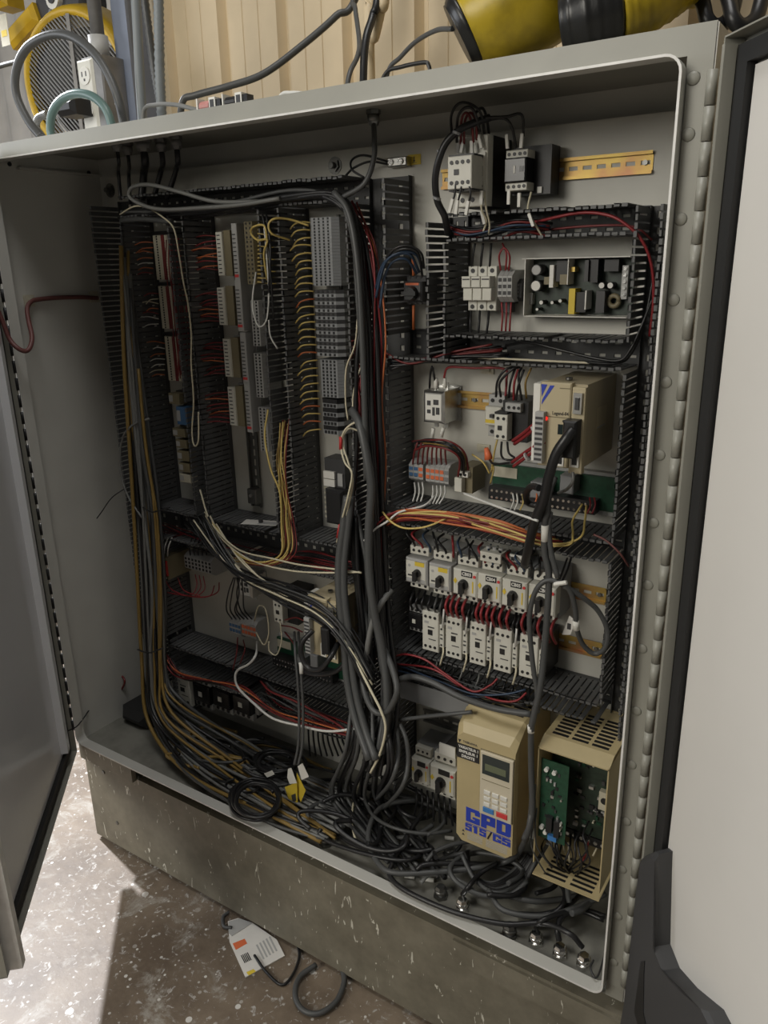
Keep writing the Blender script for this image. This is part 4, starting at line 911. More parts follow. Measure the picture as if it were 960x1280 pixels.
# long bundle down the left side and out over the cabinet floor
LB = {'w_lgrey': 'light grey cable in the bundle down the left duct', 'w_grey': 'grey cable in the bundle down the left duct', 'w_oliv': 'ochre cable in the bundle down the left duct', 'w_yel': 'yellow wire in the bundle down the left duct', 'w_black': 'black cable in the bundle down the left duct'}
LG = {k_: v_.replace(' cable in', ' cables in').replace(' wire in', ' wires in') for k_, v_ in LB.items()}
bundle(24, [(154, 300, .185), (160, 450, .175), (168, 600, .17), (176, 720, .16), (178, 820, .15), (186, 900, .13), ('f', 235, 965, .015), ('f', 330, 1022, .01), ('f', 400, 1052, .005)],
           [(166, 400, .19), (184, 560, .18), (196, 640, .175), (206, 750, .17), (208, 840, .165), (224, 880, .15), ('f', 300, 925, .03), ('f', 400, 975, .02), ('f', 480, 1005, .02)], (.0032, .0052), ['w_grey', 'w_lgrey', 'w_lgrey', 'w_grey', 'w_oliv', 'w_black'], LB, group=LG, dy=.02)
bundle(3, [(163, 440, .18), (170, 560, .172), (178, 640, .168), (186, 740, .16), (190, 830, .15), (198, 900, .12), ('f', 270, 960, .03), ('f', 350, 1015, .015), ('f', 410, 1045, .01)],
          [(176, 470, .18), (186, 560, .172), (200, 650, .165), (208, 750, .158), (208, 840, .15), (220, 890, .12), ('f', 290, 945, .03), ('f', 370, 1000, .02), ('f', 425, 1045, .01)], (.0035, .0045), ['w_oliv', 'w_oliv', 'w_yel'], LB, group=LG, dy=.01)
wire([(176, 632, .16), (190, 640, .150), (212, 634, .16)], .0022, 'w_black', 'black cable tie round the left bundle', 'cable_tie', 'cable tie')
wire([(172, 812, .14), (186, 816, .12), (204, 810, .14)], .0022, 'w_black', 'black cable tie low on the left bundle', 'cable_tie', 'cable tie')
wire([(157, 610, .17), (140, 622, .14), (127, 640, .13), (121, 648, .13)], .0014, 'w_black', 'thin black wire sticking out left of the left bundle')
wire([(187, 523, .18), (165, 532, .16), (152, 552, .16), (151, 590, .16), (160, 620, .16), (178, 648, .16)], .0028, 'w_lgrey', 'grey cable with a white tip bowing out of the left duct', 'cable', 'cable')
# top duct
bundle(9, [(152, 266, .2), (200, 262, .195), (280, 252, .19), (360, 240, .19), (415, 242, .185), (437, 275, .175), (448, 360, .17), (453, 480, .165), (462, 620, .16), (468, 760, .15), (478, 880, .12), (455, 965, .09)],
          [(156, 274, .23), (210, 272, .22), (290, 264, .21), (370, 252, .2), (425, 252, .19), (452, 300, .185), (466, 400, .18), (470, 520, .175), (476, 640, .165), (482, 780, .15), (492, 880, .12), (480, 965, .08)], (.0035, .0062), ['w_black', 'w_black', 'w_grey'],
          {'w_black': 'black cable running through the top duct and down the middle', 'w_grey': 'grey cable running through the top duct and down the middle'}, group={'w_black': 'black cables of the top duct', 'w_grey': 'grey cables of the top duct'}, dy=.02)
wire([(330, 252, .185), (270, 252, .175), (225, 240, .165), (188, 231, .16), (166, 234, .16), (162, 246, .16), (180, 257, .16), (205, 262, .165), (250, 260, .17), (300, 256, .175), (350, 248, .18)], .0045, 'w_lgrey', 'grey cable doubling back in a loop at the left end of the top duct', 'cable', 'cable')
wire([(152, 276, .195), (175, 274, .19), (215, 277, .19)], .006, 'w_grey', 'ribbed grey sleeve at the left end of the top duct', 'cable_sleeve', 'cable sleeve')
# thick cables in the middle
for pts, r_, m_, s_ in (([(418, 240, .18), (436, 266, .17), (447, 330, .16), (453, 430, .155), (456, 520, .155), (458, 600, .15)], .0062, 'w_grey', 'thick grey cable bending from the top duct down the middle'),
    ([(440, 512, .17), (451, 535, .15), (460, 580, .14), (464, 612, .14), (461, 660, .135), (461, 710, .13), (467, 762, .125), (478, 815, .12), (484, 874, .1), (478, 940, .08)], .0088, 'w_grey', 'thick grey cable starting beside the red wire fan in the middle'),
    ([(434, 620, .16), (429, 660, .15), (424, 700, .14), (424, 740, .13), (430, 799, .12), (434, 848, .11), (444, 898, .09), (462, 950, .06)], .0088, 'w_grey', 'thick grey cable of a side-by-side pair over the shaded servo drive'),
    ([(440, 620, .16), (434, 670, .15), (430, 710, .14), (431, 750, .13), (437, 799, .12), (444, 860, .105), (456, 910, .085), (470, 950, .06)], .0080, 'w_grey', 'thinner grey cable of a side-by-side pair over the shaded servo drive'),
    ([(489, 738, .18), (478, 752, .15), (468, 771, .14), (461, 800, .13), (458, 835, .13), (462, 880, .12)], .0066, 'w_lgrey', 'grey cable curving out of the wide duct above the contactors'),
    ([(452, 834, .12), (456, 865, .10), (467, 888, .09), (483, 890, .09), (496, 866, .09), (491, 838, .11), (480, 810, .14)], .0066, 'w_grey', 'grey cable hanging in a loop beside the lower duct'),
    ([(452, 400, .18), (447, 440, .17), (445, 500, .17), (446, 560, .17), (440, 640, .165), (436, 700, .16)], .0045, 'w_black', 'black cable hanging beside the gapped grey terminals')):
    wire(pts, r_, m_, s_, 'cable', 'cable', n=10)
bundle(14, [(430, 640, .20), (442, 720, .185), (448, 800, .17), (440, 870, .14), (430, 930, .10), ('f', 410, 985, .05), ('f', 430, 1030, .02), ('f', 480, 1075, .012)],
           [(474, 640, .19), (480, 720, .18), (488, 800, .17), (494, 880, .13), (492, 950, .09), ('f', 490, 1000, .05), ('f', 530, 1050, .03), ('f', 560, 1095, .012)], (.003, .006), ['w_black', 'w_black', 'w_grey'],
           {'w_black': 'black cable falling from the wide duct into the tangle on the floor', 'w_grey': 'grey cable falling from the wide duct into the tangle on the floor'}, group={'w_black': 'black cables of the middle drop', 'w_grey': 'grey cables of the middle drop'}, dy=.04)
# red wires
RW = {'w_red': 'thin red wire in the wide middle duct', 'w_dred': 'thin dark red wire in the wide middle duct', 'w_oran': 'thin orange wire in the wide middle duct'}
RWG = {k_: v_.replace(' wire ', ' wires ') for k_, v_ in RW.items()}
bundle(14, [(430, 254, .22), (450, 300, .2), (455, 400, .2), (458, 480, .2), (462, 560, .2), (466, 650, .2), (470, 760, .2)], [(446, 256, .21), (470, 320, .19), (477, 420, .19), (477, 500, .19), (478, 580, .19), (479, 650, .19), (484, 760, .19)], (.0014, .0022), ['w_red', 'w_dred', 'w_red', 'w_oran'], RW, group=RWG, dy=.015)
bundle(14, [(440, 425, .235), (443, 450, .21), (446, 480, .2), (448, 505, .195), (450, 535, .19)], [(456, 425, .23), (458, 450, .2), (461, 480, .19), (460, 510, .19), (455, 535, .19)], .0015, ['w_red', 'w_dred'], 'thin red wire in the fan beside the grey terminals', 'wire', 'wire', 'red wire fan beside the grey terminals', jit=.004, dy=.01, stuff=True)
bundle(14, [(205, 655, .25), (260, 672, .25), (320, 690, .24), (380, 705, .24), (436, 715, .24)], [(205, 672, .24), (260, 690, .24), (320, 700, .23), (380, 690, .23), (440, 705, .23)], (.0014, .002), ['w_dred', 'w_red', 'w_black'], {'w_dred': 'dark red wire lying in the wide duct under the terminal strips', 'w_red': 'red wire lying in the wide duct under the terminal strips', 'w_black': 'black wire lying in the wide duct under the terminal strips'}, 'wire', 'wire', {'w_dred': 'dark red wires of the mid duct', 'w_red': 'red wires of the mid duct', 'w_black': 'black wires of the mid duct'}, stuff=True)
# yellow wires into the grey terminals
random.seed(3)
for k in range(28):
    v = 278+k*9.6; ue = 385+(v-272)*.055; z = at(ue, v, .25)
    a_ = V((XC1+.001, .236+random.uniform(-.008, .008), z.z-.012+random.uniform(-.006, .004))); b_ = V((z.x, .256, z.z))
    m_ = 'w_yel' if k not in (10, 17, 24, 26) else 'w_oran'
    wire([a_, a_.lerp(b_, .35)+V((0, -.006, .006)), a_.lerp(b_, .75)+V((0, -.006, .004)), b_], .0017, m_, ('yellow' if m_ == 'w_yel' else 'orange')+' wire entering the grey terminal column', group=('yellow' if m_ == 'w_yel' else 'orange')+' wires at the grey terminals')
many([[(362, 300, .22), (340, 292, .18), (336, 280, .18), (345, 273, .19), (365, 275, .22), (386, 282, .24)], [(334, 350, .21), (330, 318, .19), (334, 300, .18), (322, 300, .2), (314, 292, .21), (316, 284, .2), (330, 282, .19), (334, 300, .19)]], .0024, 'w_yel', 'yellow wire looping between the input strip and the grey terminals', 'yellow loops above the grey terminals')
for k in range(14):
    v = 288+k*5; p = at(321, v, .24); wire([V((p.x, .245, p.z)), V((p.x+.012, .235, p.z+.001)), V((XC0-.002, .25, p.z-.004))], .0017, 'w_yel', 'short yellow wire at the dark brown input strip', group='short yellow wires at the brown strip', k=3, stuff=True)
# red wires into the relay cards
for (u0, v0, v1) in ((271, 293, 340), (273, 362, 404), (280, 426, 469), (286, 488, 530)):
    for k in range(9):
        v = v0+(v1-v0)*(k+.5)/9; p = at(u0, v, .235); m_ = random.choice(['w_red', 'w_red', 'w_dred', 'w_oran'])
        e = V((XB1+.001, .225+random.uniform(-.01, .01), p.z-.006+random.uniform(-.008, .008)))
        wire([V((p.x+.003, .235, p.z)), p.lerp(e, .5)+V((0, -.004, .003)), e], .0015, m_, {'w_red': 'red wire entering a relay card connector', 'w_dred': 'dark red wire entering a relay card connector', 'w_oran': 'orange wire entering a relay card connector'}[m_], group={'w_red': 'red', 'w_dred': 'dark red', 'w_oran': 'orange'}[m_]+' wires at the relay cards', k=3, stuff=True)
# wires left of the cream terminals
for (u0, v0, v1) in ((189, 300, 345), (196, 364, 408), (204, 426, 472)):
    for k in range(7):
        v = v0+(v1-v0)*(k+.5)/7; p = at(u0, v, .25); m_ = random.choice(['w_white', 'w_oran', 'w_red', 'w_cream'])
        q_ = V((p.x-random.uniform(.02, .045), .235, p.z-.004+random.uniform(-.008, .008)))
        wire([V((p.x+.004, .252, p.z)), V((p.x, .25, p.z)).lerp(q_, .5)+V((0, -.002, .004)), q_], .0013, m_, {'w_white': 'white', 'w_oran': 'orange', 'w_red': 'red', 'w_cream': 'cream'}[m_]+' wire left of the cream terminals', group={'w_white': 'white', 'w_oran': 'orange', 'w_red': 'red', 'w_cream': 'cream'}[m_]+' wires at the cream terminals', k=3, stuff=True)
bundle(10, [(214, 300, .25), (216, 340, .245), (222, 400, .24), (229, 470, .24)], [(222, 300, .24), (226, 340, .235), (232, 400, .23), (238, 470, .23)], .0014, ['w_dred', 'w_red'], 'thin dark red wire right of the cream terminals', 'wire', 'wire', 'dark red wires right of the cream terminals', jit=.005, stuff=True)
wire([(150, 268, .2), (168, 258, .19), (185, 260, .185), (203, 271, .18), (217, 285, .18), (223, 313, .18), (229, 351, .18), (235, 380, .18), (239, 417, .18), (239, 455, .18), (242, 500, .18), (240, 540, .18), (243, 557, .18), (248, 550, .18), (248, 515, .19)], .0019, 'w_cream', 'long cream wire hanging in front of the leftmost terminals with a loop at its end')
# column two/three loose wires
many([[(320, 340, .19), (316, 370, .18), (317, 392, .17), (324, 408, .17), (333, 400, .18), (336, 370, .18), (334, 330, .19), (330, 280, .2)], [(336, 400, .18), (338, 420, .18), (347, 436, .19)]], .0018, 'w_white', 'white wire hanging between the input strips and the grey terminals', 'white hanging wires in the third column')
many([[(328, 268, .2), (334, 300, .19), (338, 340, .18), (342, 400, .19)], [(333, 268, .2), (338, 310, .185), (336, 360, .18), (335, 400, .19)]], .0022, 'w_black', 'black wire hanging between the input strips and the grey terminals', 'black hanging wires in the third column')
wire([(335, 512, .2), (331, 545, .18), (338, 585, .17), (350, 617, .17), (352, 660, .17), (352, 690, .16), (338, 701, .155), (318, 702, .155), (296, 692, .16), (280, 672, .17), (262, 650, .18)], .0022, 'w_yel', 'long yellow wire hanging past the duct fingers into a loop under the duct')
bundle(10, [(352, 530, .23), (346, 575, .2), (350, 612, .19), (352, 650, .185), (352, 685, .17), (330, 703, .16), (290, 695, .165)], [(364, 520, .22), (358, 570, .2), (363, 610, .19), (368, 650, .185), (370, 690, .17), (350, 706, .16), (310, 705, .165)], (.0015, .0022), ['w_yel', 'w_oliv', 'w_dred'], {'w_yel': 'yellow wire in the bundle leaving the duct of the third column', 'w_oliv': 'ochre wire in the bundle leaving the duct of the third column', 'w_dred': 'dark red wire in the bundle leaving the duct of the third column'}, 'wire', 'wire', {'w_yel': 'yellow wires leaving the third duct', 'w_oliv': 'ochre wires leaving the third duct', 'w_dred': 'dark red wires leaving the third duct'}, jit=.004, dy=.015, stuff=True)
many([[(460, 440, .18), (447, 470, .17), (441, 500, .17), (443, 530, .165)], [(448, 380, .19), (444, 430, .18), (433, 460, .18), (432, 500, .18), (435, 525, .18)]], .0018, 'w_cream', 'cream wire hanging beside the red wire fan', 'cream wires beside the red fan')
many([[(455, 528, .16), (444, 528, .15), (431, 538, .145), (426, 556, .145), (431, 578, .14), (440, 592, .14), (434, 625, .14), (426, 655, .15), (421, 678, .16)], [(452, 540, .165), (436, 536, .155), (428, 552, .15), (436, 580, .145), (441, 602, .145), (434, 640, .15), (424, 680, .16)]], .0021, 'w_cream', 'cream wire with red sleeve bowing down right of the black power block', 'cream wires with red sleeves')
many([[(426, 546, .1445), (426, 562, .1445)], [(425, 656, .149), (422, 672, .157)]], .0036, 'red', 'red sleeve on the cream wires right of the power block', 'red sleeves', 'wire_sleeve', 'wire sleeve')
# wires crossing on the lower left
XW = {'w_black': 'black wire crossing the lower left from duct to middle', 'w_cream': 'cream wire crossing the lower left from duct to middle', 'w_yel': 'yellow wire crossing the lower left from duct to middle', 'w_grey': 'grey wire crossing the lower left from duct to middle'}
bundle(20, [(235, 652, .19), (262, 688, .16), (300, 716, .145), (350, 730, .14), (400, 748, .13), (440, 788, .12), (470, 845, .11)], [(262, 644, .19), (287, 690, .165), (314, 728, .15), (354, 752, .14), (402, 778, .13), (432, 808, .12), (462, 865, .11)], (.0016, .0030), ['w_black', 'w_black', 'w_black', 'w_black', 'w_black', 'w_cream', 'w_grey'], XW, 'wire', 'wire', {k_: v_.replace(' wire ', ' wires ') for k_, v_ in XW.items()}, dy=.02)
many([[(256, 640, .19), (272, 664, .17), (300, 688, .16), (344, 699, .155), (375, 706, .155), (423, 712, .155), (452, 716, .16)], [(250, 612, .2), (262, 650, .18), (284, 680, .165), (318, 702, .155), (368, 714, .15), (424, 716, .15), (450, 715, .16)], [(270, 655, .18), (300, 700, .155), (334, 728, .145), (372, 746, .14), (404, 760, .135)], [(280, 672, .17), (318, 716, .15), (356, 744, .14), (420, 772, .13)]], .0022, 'w_cream', 'cream wire sagging below the terminal-strip duct', 'sagging cream wires')
# lower left small wires
many([[(200, 724, .21), (203, 738, .2), (230, 744, .2), (256, 746, .2), (272, 740, .21), (274, 728, .23)], [(206, 724, .21), (216, 738, .2), (240, 746, .2), (262, 745, .2), (268, 732, .23)], [(244, 718, .24), (246, 732, .22), (238, 744, .2), (215, 742, .2)], [(249, 719, .24), (251, 734, .22), (244, 745, .2)], [(254, 720, .24), (256, 736, .22), (246, 746, .2)], [(222, 722, .24), (230, 738, .2), (250, 745, .2)]], .0016, 'w_red', 'red wire looping from the safety relay to the grey terminal row', 'red wires at the safety relay')
many([[(196+k*4.5, 695, .21), (197+k*4.5, 684, .2), (200+k*5, 672, .21)] for k in range(4)], .0018, 'w_white', 'short white wire above the safety relay', 'white wires above the safety relay')
many([[(197+k*5, 722, .21), (197+k*5, 736, .2)] for k in range(3)], .0018, 'w_white', 'short white wire below the safety relay', 'white wires below the safety relay')
many([[(238+k*5, 694, .24), (237+k*5, 684, .22), (240+k*5, 672, .22)] for k in range(5)], .0018, 'w_black', 'short black wire above the lower left terminal row', 'black wires above the lower left terminals', stuff=True)
many([[(290+k*5, 774, .24), (286+k*4+random.uniform(-3, 3), 762, .21), (288+k*3+random.uniform(-5, 5), 742, .17), (292+k*2, 722, .16)] for k in range(6)], .0019, 'w_black', 'black wire rising from the blue and orange terminals', 'black wires above the blue terminals')
many([[(318, 776, .23), (323, 758, .2), (332, 762, .18), (336, 790, .17), (330, 806, .18), (320, 790, .19)], [(336, 802, .17), (337, 814, .17), (346, 818, .17), (352, 800, .17), (350, 776, .19)]], .0018, 'w_cream', 'cream wire looping over the orange terminals on the lower left', 'cream loops over the orange terminals')
many([[(297, 797, .24), (296, 815, .2), (291, 838, .19)], [(304, 800, .24), (306, 812, .21), (300, 830, .2)], [(356, 790, .2), (364, 800, .18), (370, 810, .17)], [(352, 782, .2), (365, 784, .18), (378, 790, .17)], [(356, 775, .2), (370, 772, .17), (380, 776, .16)]], .0018, 'w_dred', 'dark red wire below the orange terminals on the lower left', 'dark red wires on the lower left')
wire([(321, 802, .235), (320, 818, .17), (311, 830, .155), (298, 837, .15), (294, 846, .145), (298, 860, .14), (317, 879, .13), (341, 898, .12), (374, 907, .115), (409, 914, .11), (444, 911, .10)], .0030, 'w_white', 'white cable curving down from the orange terminals and across to the middle', 'cable', 'cable')
wire([(440, 812, .12), (446, 828, .11), (464, 864, .09), (476, 888, .08), (482, 911, .075), (475, 942, .07), (463, 966, .06)], .0028, 'w_cream', 'thick cream wire hanging in front of the middle cables')
wire([('f', 450, 975, .03), ('f', 442, 1005, .03), ('f', 440, 1030, .02), ('f', 446, 1055, .01)], .0028, 'w_cream', 'cream wire lying on the floor tangle')
bundle(6, [(205, 815, .18), (220, 840, .165), (260, 850, .16), (300, 856, .155), (340, 885, .14), (380, 900, .13), (440, 915, .12)], [(205, 825, .19), (225, 848, .175), (265, 856, .165), (300, 866, .155), (345, 895, .14), (390, 912, .13), (440, 925, .12)], (.0016, .0026), ['w_dred', 'w_black', 'w_oran', 'w_black'], {'w_dred': 'dark red wire sagging in front of the lower left duct', 'w_black': 'black wire sagging in front of the lower left duct', 'w_oran': 'orange wire sagging in front of the lower left duct'}, 'wire', 'wire', {'w_dred': 'dark red wires at the lower left duct', 'w_black': 'black wires at the lower left duct', 'w_oran': 'orange wires at the lower left duct'})
bundle(12, [(330, 850, .2), (345, 862, .18), (372, 872, .17), (400, 890, .16), (430, 905, .15), (450, 925, .13)], [(330, 870, .2), (350, 890, .18), (380, 905, .17), (410, 915, .16), (440, 925, .14), (462, 940, .12)], (.002, .004), ['w_black', 'w_black', 'w_dred', 'w_grey'], {'w_black': 'black wire in the dark heap below the lower left duct', 'w_dred': 'dark red wire in the dark heap below the lower left duct', 'w_grey': 'grey wire in the dark heap below the lower left duct'}, 'wire', 'wire', {'w_black': 'black wires of the heap', 'w_dred': 'dark red wires of the heap', 'w_grey': 'grey wires of the heap'}, stuff=True)
many([[(385+k*6, 900+k*1.5, .24), (386+k*6, 925, .25), (388+k*7, 945, .25)] for k in range(8)], .0026, 'w_black', 'black wire hanging straight behind the tag cables', 'black wires hanging below the lower duct')
for dx, s_ in ((0, 'left'), (5, 'right')): wire([(368+dx, 790, .17), (369+dx, 815, .13), (372+dx, 850, .11), (374+dx, 887, .10), (373+dx, 930, .085), (368+dx, 956, .07)], .0034, 'w_grey', 'grey cable with a white collar running down to the yellow tag', 'cable', 'cable', 'cables to the yellow tag')
wire([(376, 828, .119), (377, 842, .113)], .0048, 'label', 'white collar on the tag cables', 'cable_collar', 'cable collar')
wire([(391, 788, .10), (378, 803, .085), (377, 820, .08), (386, 835, .078), (401, 836, .078), (414, 820, .085), (422, 805, .12)], .0062, 'w_black', 'thick black cable looping below the shaded servo drive', 'cable', 'cable', n=8)
wire([(432, 830, .12), (418, 840, .11), (400, 843, .11), (382, 840, .12), (372, 832, .14)], .0056, 'w_black', 'thick black cable running flat below the shaded servo drive', 'cable', 'cable', n=8)
# yellow tag
c = atz(372, 1000, .02)
t = thing('cable_tag', 'folded yellow cardboard cable tag with white tape ends', 'tag', (c.x, c.y, .01))
def qpoly(name, m_, pts, y_, th=.0008):
    P = [at(u, v, y_)-V(t.location) for u, v in pts]; MB().loft([[tuple(p) for p in P], [tuple(p+V((0, th, 0))) for p in P]]).obj(name, m_, t)
yt = c.y-.01
qpoly('card', 'labely', [(356, 984), (371, 978), (372, 1003), (366, 1007), (361, 1000)], yt); qpoly('card', 'labely', [(371, 966), (382, 988), (376, 1003), (370, 988)], yt+.006)
qpoly('print', 'dgrey', [(364, 994), (369, 992), (370, 1001), (366, 1003)], yt-.0012)
qpoly('tape', 'label', [(360, 961), (364, 960), (371, 979), (362, 980), (359, 972)], yt-.003); qpoly('tape', 'label', [(372, 958), (378, 954), (386, 971), (377, 975)], yt-.004)
qpoly('tape', 'label', [(330, 967), (340, 963), (343, 968), (334, 972)], yt+.01)
# coils
def coil(u, v, rx, ry, z, turns, r, m_, label, tilt=0):
    P = []
    for k in range(turns*14):
        a = 2*math.pi*k/14; q = 1+.10*math.sin(k*.37)-.012*k/turns; P.append(atz(u+rx*q*math.cos(a)+random.uniform(-1, 1), v+ry*q*math.sin(a)+random.uniform(-1, 1), z+.007*(k/14)+.006*math.sin(k*.21)))
    o = MB().tube(smooth_path(P, 3), r, 7).obj('cable_coil', m_, None, True); return tag(o, label, 'cable coil')
coil(320, 999, 31, 25, .012, 6, .0042, 'w_black', 'black cable wound in a coil near the front lip')
coil(344, 952, 26, 15, .015, 6, .004, 'w_black', 'black cable wound in a flat coil behind the yellow tag')
# tangle on the cabinet floor
random.seed(21)
def tangle(n, u0, u1, v0, v1, rx, ry, z0, z1, r, mats, label, group):
    for k in range(n):
        u, v = random.uniform(u0, u1), random.uniform(v0, v1); a0 = random.uniform(0, 6.3); sp = random.uniform(2.2, 5.2); R1, R2 = random.uniform(*rx), random.uniform(*ry); P = []
        zb = random.uniform(z0, z1); dru = random.uniform(-4, 4); drv = random.uniform(-2, 2)
        for j in range(8):
            a = a0+sp*j/7; pu = u+R1*math.cos(a)+j*dru; pv = v+R2*math.sin(a)+j*drv
            q = atz(pu, pv, zb+.012*math.sin(a*1.7+k)); q.y = .16+.125*math.tanh((q.y-.16)/.125); q.z = max(FLZ, q.z); P.append(q)
        m_ = random.choice(mats); wire(P, random.uniform(*r), m_, {'w_black': 'black', 'w_grey': 'grey', 'w_oliv': 'ochre'}[m_]+label, 'cable', 'cable', {'w_black': 'black', 'w_grey': 'grey', 'w_oliv': 'ochre'}[m_]+group)
tangle(16, 410, 540, 985, 1055, (35, 75), (22, 45), .0, .05, (.0038, .0062), ['w_black', 'w_black', 'w_grey'], ' cable in the floor tangle left of the beige drive', ' cables in the left floor tangle')
tangle(9, 570, 690, 1080, 1120, (40, 75), (20, 36), .0, .04, (.0048, .0064), ['w_black', 'w_grey'], ' cable in the floor loops under the beige drive', ' cables in the loops under the drive')
tangle(14, 240, 380, 925, 985, (25, 70), (8, 22), .0, .03, (.003, .005), ['w_black', 'w_black', 'w_grey', 'w_oliv'], ' cable lying on the floor of the left half', ' cables on the left half floor')
for pts, r_, m_, s_ in (([('f', 521, 1000, .05), ('f', 490, 1004, .05), ('f', 470, 1016, .045), ('f', 460, 1046, .03), ('f', 470, 1075, .02), ('f', 492, 1091, .02), ('f', 544, 1090, .025), ('f', 600, 1084, .03), ('f', 640, 1073, .05), (660, 1040, .1), (667, 980, .15)], .0062, 'w_grey', 'thick grey cable sweeping over the floor and up beside the beige drive'),
    ([('f', 531, 1012, .05), ('f', 508, 1046, .035), ('f', 490, 1080, .02), ('f', 488, 1096, .012), ('f', 510, 1115, .01), ('f', 570, 1141, .01), ('f', 630, 1155, .012), ('f', 678, 1154, .02), ('f', 712, 1167, .03), (728, 1184, .075)], .0056, 'w_black', 'black cable sweeping round the front to the corner gland'),
    ([('f', 610, 1112, .03), ('f', 630, 1138, .02), ('f', 682, 1145, .02), ('f', 730, 1130, .03), ('f', 757, 1117, .04)], .0056, 'w_grey', 'grey cable arching in front of the opened drive'),
    ([(578, 1118, .075), ('f', 586, 1108, .03), ('f', 600, 1092, .03), ('f', 622, 1078, .04)], .0052, 'w_black', 'black cable leaving the gland near the lip'),
    ([(670, 1160, .09), ('f', 678, 1150, .03), ('f', 720, 1138, .02), ('f', 755, 1150, .02)], .0052, 'w_black', 'black cable leaving the first of the three corner glands'),
    ([(699, 1176, .075), (697, 1160, .085), ('f', 705, 1143, .02), ('f', 730, 1138, .02), ('f', 757, 1146, .02)], .0060, 'w_black', 'black cable leaving the middle corner gland'),
    ([(545, 1072, .07), ('f', 538, 1058, .02), ('f', 520, 1052, .02), ('f', 500, 1058, .02)], .0045, 'w_black', 'black cable leaving the chrome gland left of the drive'),
    ([('f', 505, 1063, .012), ('f', 518, 1064, .014), ('f', 532, 1067, .012)], .007, 'w_black', 'short black plug lying on the floor left of the drive'),
    ([('f', 526, 1104, .006), ('f', 536, 1094, .012), ('f', 556, 1094, .012), ('f', 580, 1104, .012), ('f', 600, 1120, .012)], .0045, 'w_lgrey', 'pale grey cable with a bright end on the cabinet floor'),
    ([(742, 1200, .045), (738, 1210, .03), (746, 1222, .02), (757, 1190, .04), (764, 1160, .06)], .002, 'w_black', 'thin black wire in the right front corner')):
    wire(pts, r_, m_, s_, 'cable', 'cable', n=8)
for k in range(7):
    q = k/6; wire([('f', 585-8*q, 1062+q*6, .05), ('f', 588+6*q, 1090+10*q, .02), ('f', 612+10*q, 1104+12*q, .01+.01*q), ('f', 640+14*q, 1090+12*q, .02), ('f', 660+10*q, 1066+10*q, .05)], .0048, random.choice(['w_black', 'w_grey']), 'dark cable in the nested arcs under the beige drive', 'cable', 'cable', 'nested arcs under the beige drive')
for u, v in ((506, 1094), (530, 1098), (556, 1046)):
    c = atz(u, v, FLZ); o = MB().cyl((0, 0, 0), (.02, .008, 0), .0045, 8).obj('plastic_sleeve', 'label'); o.location = (c.x, c.y, FLZ-.002); tag(o, 'loose white plastic sleeve on the cabinet floor', 'plastic sleeve', 'loose white sleeves')

# ------------------------------------------------------------------ right half wires
many([[(565, 170, .19), (564, 145, .17), (573, 130, .16), (588, 130, .16), (601, 142, .17), (606, 170, .2)], [(571, 178, .18), (572, 148, .16), (581, 135, .155), (592, 138, .16), (600, 165, .18)], [(592, 144, .17), (602, 135, .18), (608, 146, .2), (612, 172, .22)], [(609, 150, .19), (630, 148, .19), (640, 160, .2), (645, 185, .22)], [(605, 147, .18), (632, 146, .19), (652, 143.5, .2), (654.5, 170, .22)]], .0024, 'w_black', 'black wire arching over the highest contactor', 'black arches over the highest contactor')
many([[(576, 180, .18), (577, 150, .165), (583, 141, .165), (589, 152, .17), (592, 178, .18)], [(580, 180, .18), (581, 152, .17), (588, 141, .17), (595, 152, .175), (596, 175, .185)]], .0022, 'w_dred', 'dark red wire arching over the highest contactor', 'dark red arches over the highest contactor')
wire([(612, 147, .19), (592, 154, .17), (575, 162, .16), (558, 178, .155), (548, 202, .155), (544, 227, .16), (547, 252, .17), (556, 271, .18), (560, 292, .21)], .0062, 'w_black', 'thick black wire harness bowing down left of the highest contactor', 'wire_harness', 'wire harness', n=9)
for u, v in ((551, 190), (546, 248), (571, 166)): 
    c = at(u, v, .157); o = MB().cyl((0, 0, -.002), (0, 0, .002), .0075, 10).obj('cable_tie', 'grey'); o.location = c; o.rotation_euler = (0, .4, 0); tag(o, 'grey cable tie round the black harness by the highest contactor', 'cable tie', 'ties on the black harness')
mk = MB().box(-.0026, .0026, -.0022, .0022, -.011, .011).mesh('wire_marker', 'label')
for u, v, y_, rz_ in ((573, 183, .185, .1), (578, 182, .18, .2), (590, 185, .18, -.05), (600, 177, .185, -.3), (634, 177, .215, -.1), (652, 176, .215, .05), (564, 257, .15, .3), (571, 259, .15, .15), (584, 260, .15, .2), (602, 247, .18, 0), (636, 247, .21, 0), (649, 250, .21, 0), (604, 272, .2, -.3), (664, 275, .2, -.4)):
    o = inst('wire_marker', mk, at(u, v, y_), None, (0, rz_, 0)); tag(o, 'white printed wire marker at the upper contactors', 'wire marker', 'wire markers at the upper contactors')
many([[(570, 228, .15), (568, 245, .15), (563, 256, .15)], [(587, 233, .15), (588, 245, .15), (584, 258, .155)], [(577, 233, .15), (574, 246, .15), (571, 258, .155)]], .0018, 'w_black', 'short black wire below the auxiliary block', 'black wires below the auxiliary block')
many([[(602, 240, .19), (602, 262, .19), (608, 275, .2), (604, 290, .21)], [(605, 240, .19), (608, 262, .19), (612, 280, .2), (611, 292, .21)], [(664, 240, .22), (660, 262, .21), (670, 282, .21), (678, 296, .22)]], .0018, 'w_cream', 'cream wire dropping from the upper contactors into the duct', 'cream wires above the power supply')
